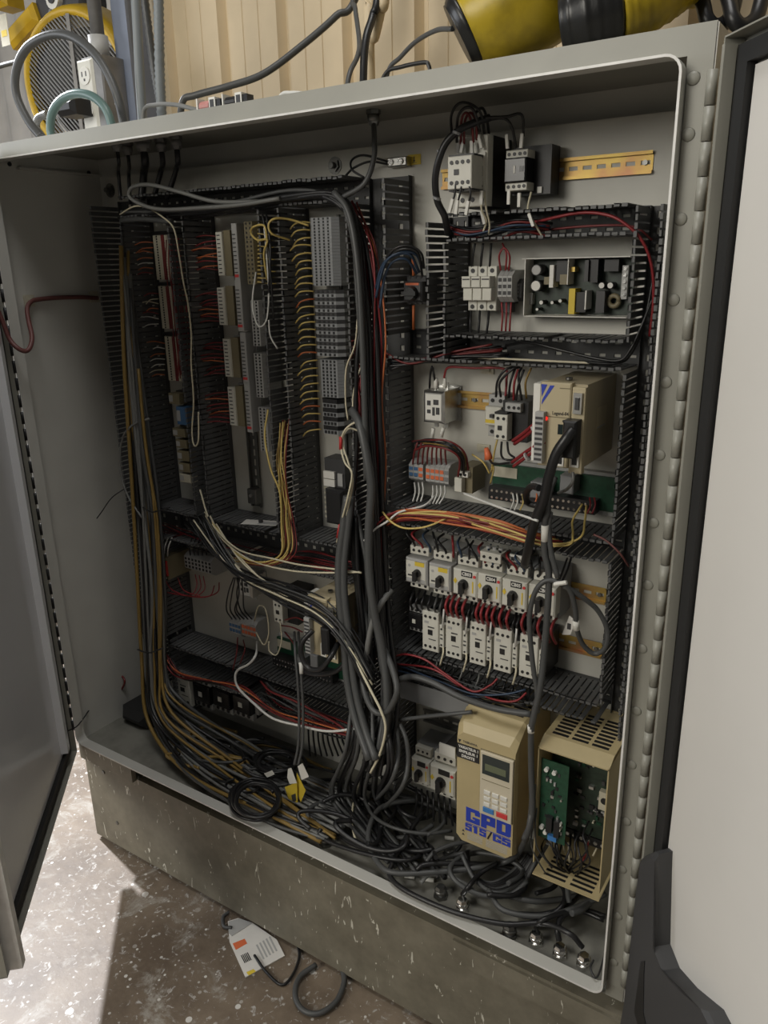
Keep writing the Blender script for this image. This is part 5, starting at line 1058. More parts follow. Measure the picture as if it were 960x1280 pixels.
bundle(8, [(566, 292, .24), (590, 298, .23), (620, 296, .23), (650, 288, .22), (690, 292, .24)], [(562, 280, .23), (590, 284, .22), (620, 278, .22), (650, 276, .22), (690, 276, .24)], (.0018, .0026), ['w_black', 'w_blue', 'w_dred'], {'w_black': 'black wire inside the duct above the power supply', 'w_blue': 'blue wire inside the duct above the power supply', 'w_dred': 'dark red wire inside the duct above the power supply'}, 'wire', 'wire', {'w_black': 'black wires above the power supply', 'w_blue': 'blue wires above the power supply', 'w_dred': 'dark red wires above the power supply'}, stuff=True)
wire([(640, 285, .25), (680, 275, .22), (725, 266, .21), (760, 269, .205), (783, 281, .205), (802, 300, .21), (814, 330, .22), (817, 370, .23), (812, 420, .24)], .0026, 'w_red', 'red wire arching over the power supply duct and down the right side')
many([[(660, 290, .25), (730, 283, .24), (790, 283, .24), (815, 300, .25)], [(820, 480, .27), (815, 560, .27), (806, 640, .27)], [(800, 790, .26), (790, 830, .25), (788, 860, .26)]], .002, 'w_dred', 'dark red wire in the right-hand duct', 'dark red wires of the right duct')
many([[(817, 370, .235), (800, 412, .22), (786, 440, .215), (772, 451, .215), (740, 447, .22), (695, 436, .22), (660, 428, .23), (632, 432, .25)], [(818, 340, .24), (806, 400, .23), (790, 440, .225), (770, 454, .225), (720, 452, .24)]], .0026, 'w_black', 'black wire from the right duct into the duct below the power supply', 'black wires below the power supply')
wire([(500, 452, .24), (580, 447, .235), (640, 449, .235), (700, 452, .235), (768, 455, .235)], .0022, 'w_cream', 'straight cream wire along the duct above the servo drive')
bundle(10, [(484, 440, .22), (520, 448, .23), (570, 440, .24), (620, 430, .25)], [(484, 462, .2), (520, 458, .21), (570, 452, .22), (640, 450, .24)], (.0018, .003), ['w_black', 'w_black', 'w_dred', 'w_blue'], {'w_black': 'black wire in the duct left below the fuse holder', 'w_dred': 'dark red wire in the duct left below the fuse holder', 'w_blue': 'blue wire in the duct left below the fuse holder'}, 'wire', 'wire', {'w_black': 'black wires below the fuse holder', 'w_dred': 'dark red wires below the fuse holder', 'w_blue': 'blue wires below the fuse holder'}, stuff=True)
many([[(470, 372, .18), (476, 345, .17), (484, 325, .165), (502, 315, .17), (520, 318, .19), (528, 335, .22)], [(470, 360, .185), (478, 332, .17), (492, 320, .17), (512, 318, .18), (524, 340, .22)], [(475, 385, .18), (480, 350, .18), (490, 328, .175), (508, 324, .185), (521, 342, .22)]], .0027, 'w_blue', 'dark blue wire arching over the small rotary disconnect', 'blue wires over the rotary disconnect')
many([[(474, 350, .18), (488, 316, .165), (508, 307, .17), (526, 316, .185), (530, 335, .21)], [(478, 330, .175), (500, 312, .165), (522, 316, .18), (528, 345, .22)]], .0025, 'w_black', 'black wire arching over the small rotary disconnect', 'black wires over the rotary disconnect')
many([[(516, 322, .26), (517, 345, .25)], [(517, 382, .25), (517, 412, .26)]], .0028, 'w_oran', 'orange wire behind the rotary disconnect', 'orange wires at the disconnect')
many([[(590+k*11, 334, .25), (591+k*11, 320, .24), (594+k*10, 304, .24)] for k in range(3)]+[[(589+k*11, 388, .25), (588+k*11, 402, .24), (588+k*10, 418, .24)] for k in range(3)], .0024, 'w_black', 'black wire at the white fuse holder', 'black wires at the fuse holder')
many([[(626, 338, .24), (624, 320, .23), (630, 310, .23), (637, 320, .23), (636, 338, .24)], [(632, 338, .24), (633, 318, .235), (628, 304, .24)]]+[[(627+k*6, 378, .245), (628+k*5, 395, .24), (627+k*5, 414, .24)] for k in range(3)], .0018, 'w_red', 'red wire at the grey three-pole terminal block', 'red wires at the grey terminal block')
# servo section
mk2 = MB().cyl((0, 0, -.010), (0, 0, .010), .0045, 8, .0035).mesh('wire_sleeve', 'label', True)
for u, v, rz_ in ((545, 479, 0), (556, 479, 0), (541, 541, .15), (553, 540, .3)):
    tag(inst('wire_sleeve', mk2, at(u, v, .245), None, (0, rz_, 0)), 'white sleeve on a wire at the metal line filter', 'wire sleeve', 'white sleeves at the line filter')
many([[(537, 485, .255), (538, 468, .23), (540, 458, .22)], [(546, 486, .255), (543, 472, .24), (541, 460, .22)]], .0024, 'w_black', 'black wire above the line filter', 'black wires at the line filter')
wire([(555, 484, .255), (556, 468, .24), (562, 459, .235), (590, 460, .235), (630, 461, .235), (633, 475, .23), (632, 495, .22)], .0024, 'w_red', 'red wire running from the line filter to the circuit breaker')
many([[(645, 500, .21), (648, 482, .2), (655, 462, .21)], [(652, 500, .21), (648, 470, .2), (652, 460, .22)], [(620, 496, .22), (622, 476, .21), (632, 462, .21), (645, 458, .22)], [(626, 496, .22), (625, 478, .21), (640, 462, .21), (650, 459, .22)], [(636, 497, .22), (638, 478, .21), (644, 460, .22)]], .0024, 'w_black', 'black wire between the circuit breaker and the duct above', 'black wires above the circuit breaker')
many([[(642, 500, .21), (643, 478, .2), (648, 462, .21)]], .0024, 'w_red', 'red wire between the small contactor and the duct above', 'red wires above the small contactor')
wire([(658, 498, .22), (657, 478, .21), (664, 460, .22)], .0022, 'w_oliv', 'ochre wire between the small contactor and the duct above')
many([[(641, 551, .18), (655, 541, .16), (668, 530, .14), (679, 522, .125)], [(643, 555, .18), (657, 545, .16), (670, 534, .14), (680, 527, .125)], [(640, 578, .17), (656, 566, .15), (669, 557, .135), (679, 548, .125)], [(642, 583, .17), (658, 571, .15), (671, 561, .135), (680, 553, .125)]], .0032, 'w_red', 'red wire of the tied pairs entering the servo drive', 'tied red pairs at the servo drive')
for u, v in ((668, 537), (659, 571)): 
    c = at(u, v, .145); o = MB().cyl((0, 0, -.0015), (0, 0, .0015), .0085, 10).obj('cable_tie', 'lgrey'); o.location = c; o.rotation_euler = (0, .9, 0); tag(o, 'pale cable tie round a red wire pair at the servo drive', 'cable tie', 'ties on the red pairs')
bundle(8, [(518, 550, .24), (535, 548, .22), (560, 552, .21), (580, 566, .22), (584, 590, .24)], [(522, 560, .23), (540, 560, .21), (562, 564, .2), (574, 576, .21), (576, 592, .23)], .0022, ['w_black', 'w_dred', 'w_oliv', 'w_black'], {'w_black': 'black wire arching below the line filter', 'w_dred': 'dark red wire arching below the line filter', 'w_oliv': 'ochre wire arching below the line filter'}, 'wire', 'wire', {'w_black': 'black wires below the line filter', 'w_dred': 'dark red wires below the line filter', 'w_oliv': 'ochre wires below the line filter'}, jit=.004)
many([[(516+k*6, 580, .245), (518+k*5.5, 566, .22), (522+k*5, 553, .22)] for k in range(8)], .002, 'w_dred', 'dark red wire rising from the blue and orange terminal groups', 'dark red wires above the orange terminals', stuff=True)
many([[(518+k*5, 603, .25), (519+k*5, 615, .24), (516+k*5, 627, .23)] for k in range(3)]+[[(541+k*5, 607, .25), (541+k*5, 618, .235), (537+k*4, 630, .22)] for k in range(4)], .0018, 'w_white', 'white wire hanging below the blue and orange terminal groups', 'white wires below the orange terminals')
many([[(613, 575, .23), (617, 586, .23), (613, 604, .245)], [(622, 548, .2), (618, 565, .21), (614, 590, .235)], [(590, 568, .24), (604, 578, .24), (612, 592, .245)]], .0019, 'w_yel', 'yellow wire beside the red wire cap', 'yellow wires beside the red wire cap')
many([[(611, 573, .22), (618, 580, .2), (640, 578, .18)], [(627, 552, .19), (627, 570, .19), (636, 575, .19), (650, 572, .18)], [(634, 552, .19), (636, 566, .19), (643, 572, .18)]], .0022, 'w_black', 'black wire looping below the small contactor', 'black loops below the small contactor')
wire([(716, 537, .105), (708, 548, .095), (695, 568, .09), (686, 596, .09), (679, 626, .095), (669, 650, .11), (662, 678, .14), (656, 706, .19)], .0088, 'w_black', 'thick black servo cable curving down from its plug', 'cable', 'cable', n=10)
wire([(693, 597, .14), (686, 615, .12), (684, 640, .115), (681, 652, .115), (681, 690, .12), (686, 719, .12), (684, 769, .12), (680, 818, .12), (675, 860, .11), (667, 896, .105), (664, 915, .105), (664, 960, .11), (665, 1020, .11), (655, 1050, .10)], .0062, 'w_grey', 'long grey cable with white bands hanging over breakers and contactors', 'cable', 'cable', n=10)
many([[(684, 605, .1185), (683, 622, .1165)], [(681.3, 656, .115), (681, 676, .118)], [(663.6, 907, .105), (663.8, 915, .105)]], .0068, 'label', 'white band on the long grey cable', 'white bands on the long grey cable', 'cable_band', 'cable band', n=10)
wire([(688, 640, .12), (686, 660, .12), (689, 690, .12), (697, 722, .12)], .005, 'w_grey', 'shorter grey cable beside the banded one', 'cable', 'cable', n=8)
wire([(698, 727, .12), (682, 726, .115), (669, 740, .11), (662, 769, .11), (663, 800, .11), (667, 838, .11), (671, 862, .11), (672, 890, .11)], .0048, 'w_grey', 'grey cable arching left over breaker CB06', 'cable', 'cable', n=8)
wire([(697, 726, .12), (712, 738, .13), (719, 762, .14), (721, 786, .15), (729, 806, .17), (743, 817, .18), (756, 810, .18), (759, 788, .18), (748, 764, .17), (730, 748, .15), (705, 732, .125)], .0048, 'w_grey', 'grey cable hanging in a loop over the bare gold rails', 'cable', 'cable', n=8)
wire([(719.5, 775, .146), (720.5, 787, .149)], .0062, 'label', 'white band on the looping grey cable', 'cable_band', 'cable band', n=10)
many([[(697, 730, .125), (704, 712, .16), (709, 698, .2)], [(700, 732, .125), (709, 713, .16), (714, 697, .2)]], .002, 'w_black', 'black tie end pointing up beside the breakers', 'black tie ends')
c = at(700, 729, .115); o = MB().cyl((-.01, 0, -.004), (.012, 0, .004), .004, 8).obj('cable_tie', 'label'); o.location = c; tag(o, 'white tape tie holding the grey cables at breaker CB06', 'cable tie')
c = at(711, 783, .16); t = thing('paper_flag', 'small creased white flag label on the looping cable', 'tag', c); MB().prism([(-.012, -.02), (.004, -.016), (.012, .014), (.0, .022)], 0, .0006).obj('card', 'paper', t); MB().box(-.003, .004, -.0004, 0, -.006, .006).obj('print', 'dgrey', t)
OW = {'w_oran': 'orange wire in the duct between servo and breakers', 'w_yel': 'yellow wire in the duct between servo and breakers', 'w_red': 'red wire in the duct between servo and breakers', 'w_dred': 'dark red wire in the duct between servo and breakers'}
bundle(14, [(476, 652, .19), (500, 638, .18), (560, 640, .18), (620, 652, .185), (660, 664, .2), (690, 672, .24)], [(486, 656, .19), (510, 652, .18), (560, 652, .175), (610, 664, .17), (660, 676, .18), (706, 682, .2)], (.0018, .0026), ['w_oran', 'w_oran', 'w_yel', 'w_red', 'w_dred'], OW, 'wire', 'wire', {k_: v_.replace(' wire ', ' wires ') for k_, v_ in OW.items()}, jit=.004, dy=.015)
many([[(478, 640, .17), (490, 653, .16), (505, 660, .155), (524, 660, .155), (540, 656, .16), (558, 648, .18)], [(590, 655, .17), (635, 669, .16), (676, 681, .155), (711, 681, .16), (716, 668, .18), (716, 650, .22), (728, 630, .245)], [(600, 650, .18), (640, 664, .165), (680, 678, .16), (708, 679, .165), (727, 670, .18), (731, 652, .22), (733, 632, .245)]], .0021, 'w_yel', 'yellow wire sagging in front of the duct between servo and breakers', 'yellow wires in front of the duct')
many([[(458, 672, .15), (472, 655, .16), (490, 642, .18), (520, 634, .2)], [(462, 660, .16), (478, 646, .17), (502, 638, .19)]], .0022, 'w_red', 'red wire leaving the middle bundle toward the servo section', 'red wires toward the servo section')
wire([(455, 676, .14), (468, 662, .15), (484, 652, .165), (500, 640, .18), (530, 632, .2), (543, 620, .235)], .0024, 'w_white', 'white wire leaving the middle bundle toward the terminals')
wire([(580, 617, .19), (605, 627, .17), (640, 640, .13), (672, 651, .095)], .0024, 'w_white', 'straight white tie strap stretched to the thick servo cable', 'cable_tie', 'cable tie')
for k, (m_, s_) in enumerate((('w_yel', 'yellow'), ('w_red', 'red'), ('w_white', 'white'), ('w_oran', 'orange'), ('w_red', 'red'), ('w_white', 'white'))):
    u = (653, 737, 646, 670, 743, 641)[k]; v = (618, 622, 618, 612, 622, 617)[k]; wire([(u, v, .245), (u+1, v+10, .235), (u-3, v+20, .23)], .0018, m_, s_+' wire hanging below the green interface board', group=s_+' wires below the green board')
wire([(674, 610, .1), (664, 608, .13), (657, 618, .17), (660, 628, .2), (672, 632, .2)], .006, 'w_black', 'thick black cable bending into the plug on the green board', 'cable', 'cable', n=8)
wire([(716, 590, .12), (716, 602, .12), (708, 612, .15), (698, 616, .19)], .0028, 'w_lgrey', 'thin grey cable from the servo jack to the green board', 'cable', 'cable')
wire([(742, 668, .2), (758, 676, .2), (775, 692, .2), (786, 708, .22)], .002, 'w_mar', 'brownish wire curving into the right duct below the servo drive')
# breakers and contactors
for k in range(18):
    u = 517+k*9.8; v = 690+k*2.3; m_ = ('w_black', 'w_red', 'w_blue', 'w_black')[k % 4]
    wire([(u, v, .24), (u+1, v-10, .215), (u+random.uniform(-12, 2), v-24, .21), (u+random.uniform(-10, 0), v-32, .25)], .0026, m_, {'w_black': 'black', 'w_red': 'red', 'w_blue': 'blue'}[m_]+' wire rising from a motor breaker to the duct', group={'w_black': 'black', 'w_red': 'red', 'w_blue': 'blue'}[m_]+' wires above the motor breakers')
for u0 in (560, 566, 573, 581, 598, 604, 611, 618, 627, 636, 655, 664, 675, 684, 692):
    v0 = 742+(u0-560)*.23; wire([(u0+4, v0, .235), (u0, v0+6, .2), (u0-3, v0+15, .185), (u0-1, v0+24, .195), (u0+3, v0+32, .23)], .0030, 'w_red', 'red wire arching from the breakers down to the contactors', group='red arches between breakers and contactors')
for u0 in (515, 522, 529, 537, 545, 552, 587, 592, 622, 631, 643, 648, 668):
    v0 = 736+(u0-515)*.23; wire([(u0+3, v0, .24), (u0, v0+9, .205), (u0-2, v0+18, .2), (u0+3, v0+30, .235)], .0027, random.choice(['w_black', 'w_black', 'w_grey']), 'dark wire arching from the breakers down to the contactors', group='dark arches between breakers and contactors')
for i, (px, s_) in enumerate(CT):
    u = px[2]+5; v = (px[1]+px[3])/2
    wire([(u+2, v-8-20, .2), (u+1, v-16, .195), (u, v-4, .21)], .0022, 'w_white', 'pale wire tip beside a contactor', group='pale tips beside the contactors'); wire([(u, v+14, .22), (u+1, v+26, .2), (u-3, v+42, .2)], .0022, 'w_cream', 'cream wire below a contactor', group='cream wires below the contactors')
for k in range(16): u = 516+k*10.5; v = 800+k*3.4; wire([(u, v+8, .23), (u-2, v+22, .21), (u-8, v+36, .21)], .0022, random.choice(['w_black', 'w_black', 'w_lgrey']), 'dark wire dropping from a contactor into the duct', group='dark wires below the contactors', stuff=True)
many([[(487, 824, .19), (505, 818, .18), (530, 824, .18), (556, 842, .18), (590, 864, .18), (612, 857, .19), (622, 848, .2)], [(598, 868, .19), (625, 876, .18), (645, 876, .185), (658, 866, .2)], [(495, 830, .2), (540, 836, .19), (575, 858, .19)]], .0023, 'w_red', 'red wire sagging in the duct under the contactors', 'red wires under the contactors')
many([[(500, 832, .2), (545, 850, .185), (590, 867, .18), (630, 868, .185), (657, 862, .2)], [(490, 836, .2), (530, 848, .19), (575, 868, .19), (610, 872, .19)]], .0022, 'w_blue', 'dark blue wire sagging in the duct under the contactors', 'blue wires under the contactors')
bundle(8, [(490, 828, .22), (540, 838, .2), (590, 856, .2), (650, 868, .2)], [(490, 850, .2), (540, 858, .19), (600, 876, .19), (660, 885, .19)], (.002, .003), ['w_black'], 'black wire lying in the duct under the contactors', 'wire', 'wire', 'black wires under the contactors', stuff=True)
wire([(484, 890, .12), (488, 862, .14), (498, 850, .15), (516, 846, .15), (540, 853, .15), (575, 871, .15), (620, 886, .14), (664, 893, .14)], .0066, 'w_grey', 'thick grey cable draped below the contactor duct', 'cable', 'cable', n=9)
wire([(497, 900, .13), (530, 896, .13), (560, 893, .13), (590, 890, .14)], .0045, 'w_grey', 'grey cable lying on the grey duct lid', 'cable', 'cable')
many([[(500, 905, .12), (508, 925, .11), (510, 955, .10), (502, 985, .08), ('f', 480, 1010, .05)], [(495, 900, .12), (498, 940, .10), (490, 975, .08), ('f', 470, 1000, .05)]], .005, 'w_grey', 'grey cable hanging left of the two lower breakers', 'grey cables left of the lower breakers', 'cable', 'cable')
many([[(520+k*7, 984+k*2.2, .22), (521+k*7, 1000+k*2, .2), (518+k*8, 1020+k*2, .2)] for k in range(7)], .0028, 'w_black', 'black wire below the two lower motor breakers', 'black wires below the lower breakers')
for k in range(14):
    u = 682+k*4.5; v = 1040+random.uniform(-14, 6); wire([(u, v, .185), (u-4+random.uniform(-5, 5), v+18, .15), (u+random.uniform(-12, 10), v+38, .14), (708+random.uniform(-8, 14), 1095, .17)], random.uniform(.0014, .0024), 'w_black', 'black wire inside the opened drive', group='black wires inside the opened drive', stuff=True)
many([[(735, 1052, .18), (733, 1065, .16), (728, 1078, .15)]], .0022, 'w_red', 'red wire inside the opened drive', 'red wires inside the opened drive')
many([[(711, 1053, .18), (711, 1066, .16), (712, 1078, .16)], [(704, 1054, .18), (706, 1066, .16)], [(746, 1060, .18), (741, 1070, .17)]], .002, 'w_cream', 'cream ferrule wire inside the opened drive', 'cream wires inside the opened drive')
many([[(669, 1000, .125), (667, 1025, .12), (664, 1055, .12), (672, 1075, .12), (682, 1092, .13)], [(671, 1010, .12), (669, 1035, .115), (672, 1060, .12), (690, 1085, .14)]], .0016, 'w_grey', 'thin grey wire at the left edge of the opened drive', 'thin grey wires at the opened drive')
wire([(709, 1098, .16), (710, 1118, .15), ('f', 712, 1128, .03)], .006, 'w_grey', 'grey cable leaving the bottom of the opened drive', 'cable', 'cable')

# ------------------------------------------------------------------ left wall cable
LP = [atx(u, v, X0+.008) for u, v in ((122, 372.5), (100, 371.5), (75, 372), (50, 374), (39, 377))]
wire(LP+[(34, 386, .06), (36, 402, .045), (40, 420, .03), (38, 433, .015), (32, 439, .0), (22, 435, -.015), (12, 424, -.02), (4, 404, -.025), (-6, 380, -.035)], .0055, 'w_mar', 'maroon spiral-wrapped cable from the left wall to the left door', 'cable', 'cable', n=9)
for u, v, s_ in ((36, 376, 'at the bend of the maroon cable'), (117, 371, 'beside the tall left duct')):
    p = atx(u, v, X0+.001); t = thing('tie_mount', 'yellowed adhesive tie mount '+s_, 'tie mount', p); MB().box(0, .004, -.014, .014, -.014, .014).obj('pad', 'cream', t); MB().box(.004, .007, -.005, .005, -.005, .005).obj('bridge', 'cream', t)
wire([(150, 842, .2), (156, 852, .19), (150, 868, .19), (154, 880, .2)], .003, 'w_dred', 'small red and black wire end at the lower left wall')
wire([(111, 888, .07), (105, 897, .04), (96, 908, -.005), (84, 914, -.02)], .002, 'w_black', 'thin black door earth wire at the lower left hinge')
t = thing('rubber_block', 'dark rubber lump in the left rear corner of the cabinet floor', 'rubber block', (.04, .20, Z0)); MB().cbox(-.05, .06, -.05, .06, .0005, .05, .02).obj('body', 'rubber', t)

# ------------------------------------------------------------------ things on top of and behind the cabinet
RT = Z1+.002
def rod(P, r, m_, label, name='hose', cat='hose', n=12, k=8, group=None): return wire(P, r, m_, label, name, cat, group, n, k)
rod([(52, 172, .2), (36, 152, .2), (21, 120, .2), (20, 90, .2), (32, 62, .2), (55, 46, .2), (80, 43, .2), (105, 55, .2), (128, 80, .2), (145, 115, .2), (154, 150, .2), (156, 170, .2)], .010, 'w_grey', 'thick dark hose standing in a tall loop on the left end of the roof')
rod([(66, 178, .15), (63, 160, .15), (66, 140, .15), (78, 124, .15), (96, 117, .15), (116, 121, .15), (132, 136, .15), (140, 158, .15), (142, 172, .15)], .0095, 'hoseg', 'green hose arching in front of the tall dark hose loop')
rod([(54, 172, .25), (46, 160, .25), (48, 148, .25), (60, 142, .25)], .009, 'w_lgrey', 'short pale hose bend behind the green hose')
p0 = at(177, 150, .24)
rod([V((p0.x, .24, RT)), (175, 100, .24), (172, 40, .24), (168, -30, .24), (166, -80, .24), V((.30, .24, 2.5)), V((.30, .24, 3.15))], .0105, 'conduit', 'smooth blue-grey liquid-tight conduit rising from the roof', 'conduit', 'conduit')
def ribbed(P, r, m_, label):
    Q = smooth_path([T(p) for p in P], 8); L = []; acc = 0
    R2 = []; out = []
    for i in range(len(Q)-1):
        n_ = max(1, int((Q[i+1]-Q[i]).length/.0045))
        for j in range(n_): out.append(Q[i].lerp(Q[i+1], j/n_))
    R2 = [r*(1 if i % 2 else .84) for i in range(len(out))]
    o = MB().tube(out, R2, 12).obj('conduit', m_, None, True); return tag(o, label, 'conduit', None)
pb0 = at(201, 148, .24)
ribbed([V((pb0.x, .24, RT)), (200, 100, .24), (199, 50, .24), (198, -10, .24), (197, -80, .24), V((.37, .24, 2.5)), V((.37, .24, 3.15))], .0115, 'conduit', 'ribbed grey flexible conduit standing on the roof')
pc0 = at(207, 148, .30)
ribbed([V((pc0.x, .30, RT)), (196, 105, .30), (189, 60, .30), (183, 15, .30), (176, -50, .30), V((.22, .32, 2.4)), V((.20, .40, 3.15))], .0095, 'w_grey', 'darker ribbed conduit leaning behind the two upright ones')
rod([V((at(182, 145, .2).x-.012, .2, RT+.004)), (180, 138, .2), (195, 131, .2), (220, 131, .2), (245, 137, .2), (260, 140, .22)], .0045, 'w_lgrey', 'thin grey cable bowing over the roof edge beside the conduits', 'cable', 'cable')
rod([V((at(222, 140, .28).x, .28, RT+.006)), (228, 128, .28), (245, 119, .29), (285, 108, .32), (330, 92, .36), (380, 55, .42), (420, 20, .46), (450, -15, .5), V((.80, .60, 2.2)), V((.83, .605, 3.1))], .0075, 'w_grey', 'thick black cable sweeping up from the roof across the beige cladding', 'cable', 'cable')
rod([V((at(428, 108, .3).x, .3, RT+.004)), (436, 96, .32), (447, 70, .36), (449, 50, .4), (444, 10, .45), (442, -20, .48), V((.66, .60, 2.2)), V((.66, .605, 3.1))], .005, 'w_grey', 'thin black cable hanging down the cladding to the roof', 'cable', 'cable')
rod([V((at(452, 105, .35).x, .35, RT)), (456, 60, .37), (466, 20, .4), (474, -20, .42), V((.75, .58, 2.2)), V((.76, .60, 3.1))], .008, 'w_black', 'black cable rising beside the beige pipe', 'cable', 'cable')
rod([V((at(463, 103, .42).x, .42, RT-.3)), V((at(463, 103, .42).x, .42, 1.75)), (466, 50, .42), (476, 10, .42), (482, -20, .42), V((.80, .50, 2.2)), V((.80, .60, 3.1))], .011, 'clad', 'beige painted pipe against the cladding', 'pipe', 'pipe')
rod([V((at(478, 98, .3).x, .3, RT+.004)), (485, 90, .3), (500, 72, .28), (520, 52, .24), (545, 38, .19), (566, 36, .155)], .004, 'w_grey', 'thin cable running up to the yellow sleeve end', 'cable', 'cable')
rod([V((at(466, 104, .2).x, .2, RT+.003)), (482, 92, .2), (500, 84, .2), (530, 78, .2), (536, 82, .2), (538, 92, .2)], .0035, 'w_black', 'black bent wire lying on the roof near the middle', 'cable', 'cable')
rod([V((at(344, 124, .15).x, .15, RT+.003)), (352, 119, .15), (365, 116.5, .15), (378, 117, .15)], .004, 'w_white', 'white cable just showing over the roof edge', 'cable', 'cable')
# small relays on the roof
for u, m1, s_ in ((265, 'pink', 'small open relay with a pink coil on the roof edge'), (298, 'black', 'small clear relay with a black core on the roof edge')):
    p = at(u, 128, .10); t = thing('loose_relay', s_, 'relay', (p.x, .10, RT)); MB().box(-.032, .030, -.012, .012, 0, .008).obj('base', 'lgrey', t)
    MB().cyl((-.026, 0, .020), (-.002, 0, .020), .0095, 12).obj('coil', m1, t); MB().box(.002, .018, -.011, .011, .008, .032).obj('frame', 'label', t); MB().box(.005, .015, -.0116, -.011, .012, .028).obj('armature', 'black', t); MB().box(.018, .03, -.009, .009, .008, .028).obj('contact_block', 'blackg', t); MB().box(-.032, -.029, -.01, .01, .008, .034).obj('end_plate', 'label', t)
# outlet box with conduit on the blue column
ob = at(120, 90, .46); t = thing('outlet_box', 'steel outlet box with a cream duplex receptacle and a black plug, on the column', 'outlet', (ob.x, .46, ob.z-.12))
MB().cbox(-.02, .062, -.03, .044, -.10, .15, .004).obj('box', 'galv', t)
pl_ = MB().cbox(-.034, .030, -.036, -.030, -.06, .145, .006).obj('cover_plate', 'white', t)
for z in (.105, .028):
    r_ = MB().cyl((-.002, -.036, z), (-.002, -.039, z), .022, 16).obj('receptacle', 'label', pl_)
    for dx, dz, ww, hh in ((-.008, .004, .0018, .006), (.008, .004, .0018, .006), (0, -.010, .003, .003)): MB().box(-.002+dx-ww, -.002+dx+ww, -.0396, -.039, z+dz-hh, z+dz+hh).obj('slot', 'black', r_)
MB().cbox(-.060, .012, -.10, -.036, .005, .045, .012).obj('plug', 'black', t)
MB().cyl((.012, .01, .15), (.012, .01, .205), .026, 16).obj('conduit_connector', 'lgrey', t, True); MB().cyl((.012, .01, .20), (.012, .01, 1.1), .018, 14).obj('conduit', 'galv', t, True)
# yellow fan on a stand behind the cabinet
fc = at(104, 108, .80); R_f = .165
fan = thing('yellow_fan', 'yellow industrial fan with a slatted round grille behind the cabinet', 'fan', (fc.x, .80, FZ))
zc = fc.z-FZ
hd = bpy.data.objects.new('fan_head', None); COL.objects.link(hd); hd.parent = fan; hd.location = (0, 0, zc); hd.rotation_euler = (0, 0, math.radians(30))
n_ = 40; rim = [[(r0*math.cos(2*math.pi*k/n_), y, r0*1.25*math.sin(2*math.pi*k/n_)) for k in range(n_)] for r0, y in ((R_f*.95, -.05), (R_f*1.02, -.065), (R_f*1.14, -.02), (R_f*1.30, .09), (R_f*1.1, .13), (R_f*.95, .08))]
MB().loft(rim+[rim[0]], cap=False).obj('housing_ring', 'yellow', hd, True)
ang = math.radians(38); ca, sa = math.cos(ang), math.sin(ang)
for k in range(-18, 19):
    o_ = k*.0108; seg = []
    # slats run down to the right; clip each against the oval
    A_ = (sa*sa)/(R_f*.97)**2+(ca*ca)/(R_f*1.21)**2; B_ = 2*o_*(ca*sa/(R_f*.97)**2-sa*ca/(R_f*1.21)**2); C_ = (o_*ca)**2/(R_f*.97)**2+(o_*sa)**2/(R_f*1.21)**2-1
    dsc = B_*B_-4*A_*C_
    if dsc <= 0: continue
    t0 = (-B_-math.sqrt(dsc))/(2*A_); t1 = (-B_+math.sqrt(dsc))/(2*A_)
    f_ = lambda q: V((o_*ca+q*sa, -.048, o_*sa-q*ca))
    MB().tube([f_(t0), f_(t1)], .0030, 6).obj('slat', 'grey', hd)
MB().box(-.006, .006, -.060, -.052, -R_f*1.2, R_f*1.2).obj('cross_bar', 'galv', hd)
MB().cyl((-.03, -.01, .02), (-.03, .10, .02), R_f*.72, 24).obj('motor', 'black', hd, True)
MB().cyl((0, .10, 0), (0, .115, 0), R_f*.98, 24).obj('rear_guard', 'dgrey', hd)
MB().cyl((0, .06, 0), (0, .06, zc-R_f*1.15), .03, 12).obj('stand_pole', 'yellow', fan, True); MB().box(-.25, .25, -.1, .25, 0, .04).obj('stand_foot', 'yellow', fan)
# second machine with dark hub above the fan
mc = at(80, 2, .98); t = thing('motor_unit', 'dark round motor with a pale hub hanging above the yellow fan', 'motor', (mc.x, .95, mc.z))
MB().cyl((0, 0, 0), (0, .12, 0), .12, 28).obj('motor_disc', 'dgrey', t, True); MB().cyl((0, -.02, 0), (0, 0, 0), .035, 16).obj('hub', 'label', t); MB().cyl((0, -.025, 0), (0, -.02, 0), .018, 12).obj('hub_bore', 'dgrey', t)
for k in range(5): a = k*1.257; MB().box(-.012, .012, -.012, 0, .04, .11).obj('blade', 'grey', t).rotation_euler = (0, a, 0)
MB().cbox(-.30, -.11, -.03, .06, -.02, .05, .015).obj('bracket', 'yellow', t).rotation_euler = (0, -.35, 0); MB().cyl((0, .06, 0), (0, .06, 1.6), .03, 10).obj('hanger', 'galv', t)
MB().cbox(-.34, -.26, -.04, .05, .02, .10, .02).obj('side_lug', 'yellow', t)
c = at(4, 38, .85); t = thing('hanging_label', 'small pale yellow label hanging at the far left', 'label', c); MB().box(-.02, .03, 0, .001, -.05, .05).obj('card', 'cream', t); MB().box(-.012, .02, -.0006, 0, -.02, .0).obj('print', 'labely', t)
rod([(-60, 100, .78), (10, 80, .78), (42, 73, .80)], .008, 'w_grey', 'dark cable crossing in front of the tarp', 'cable', 'cable')
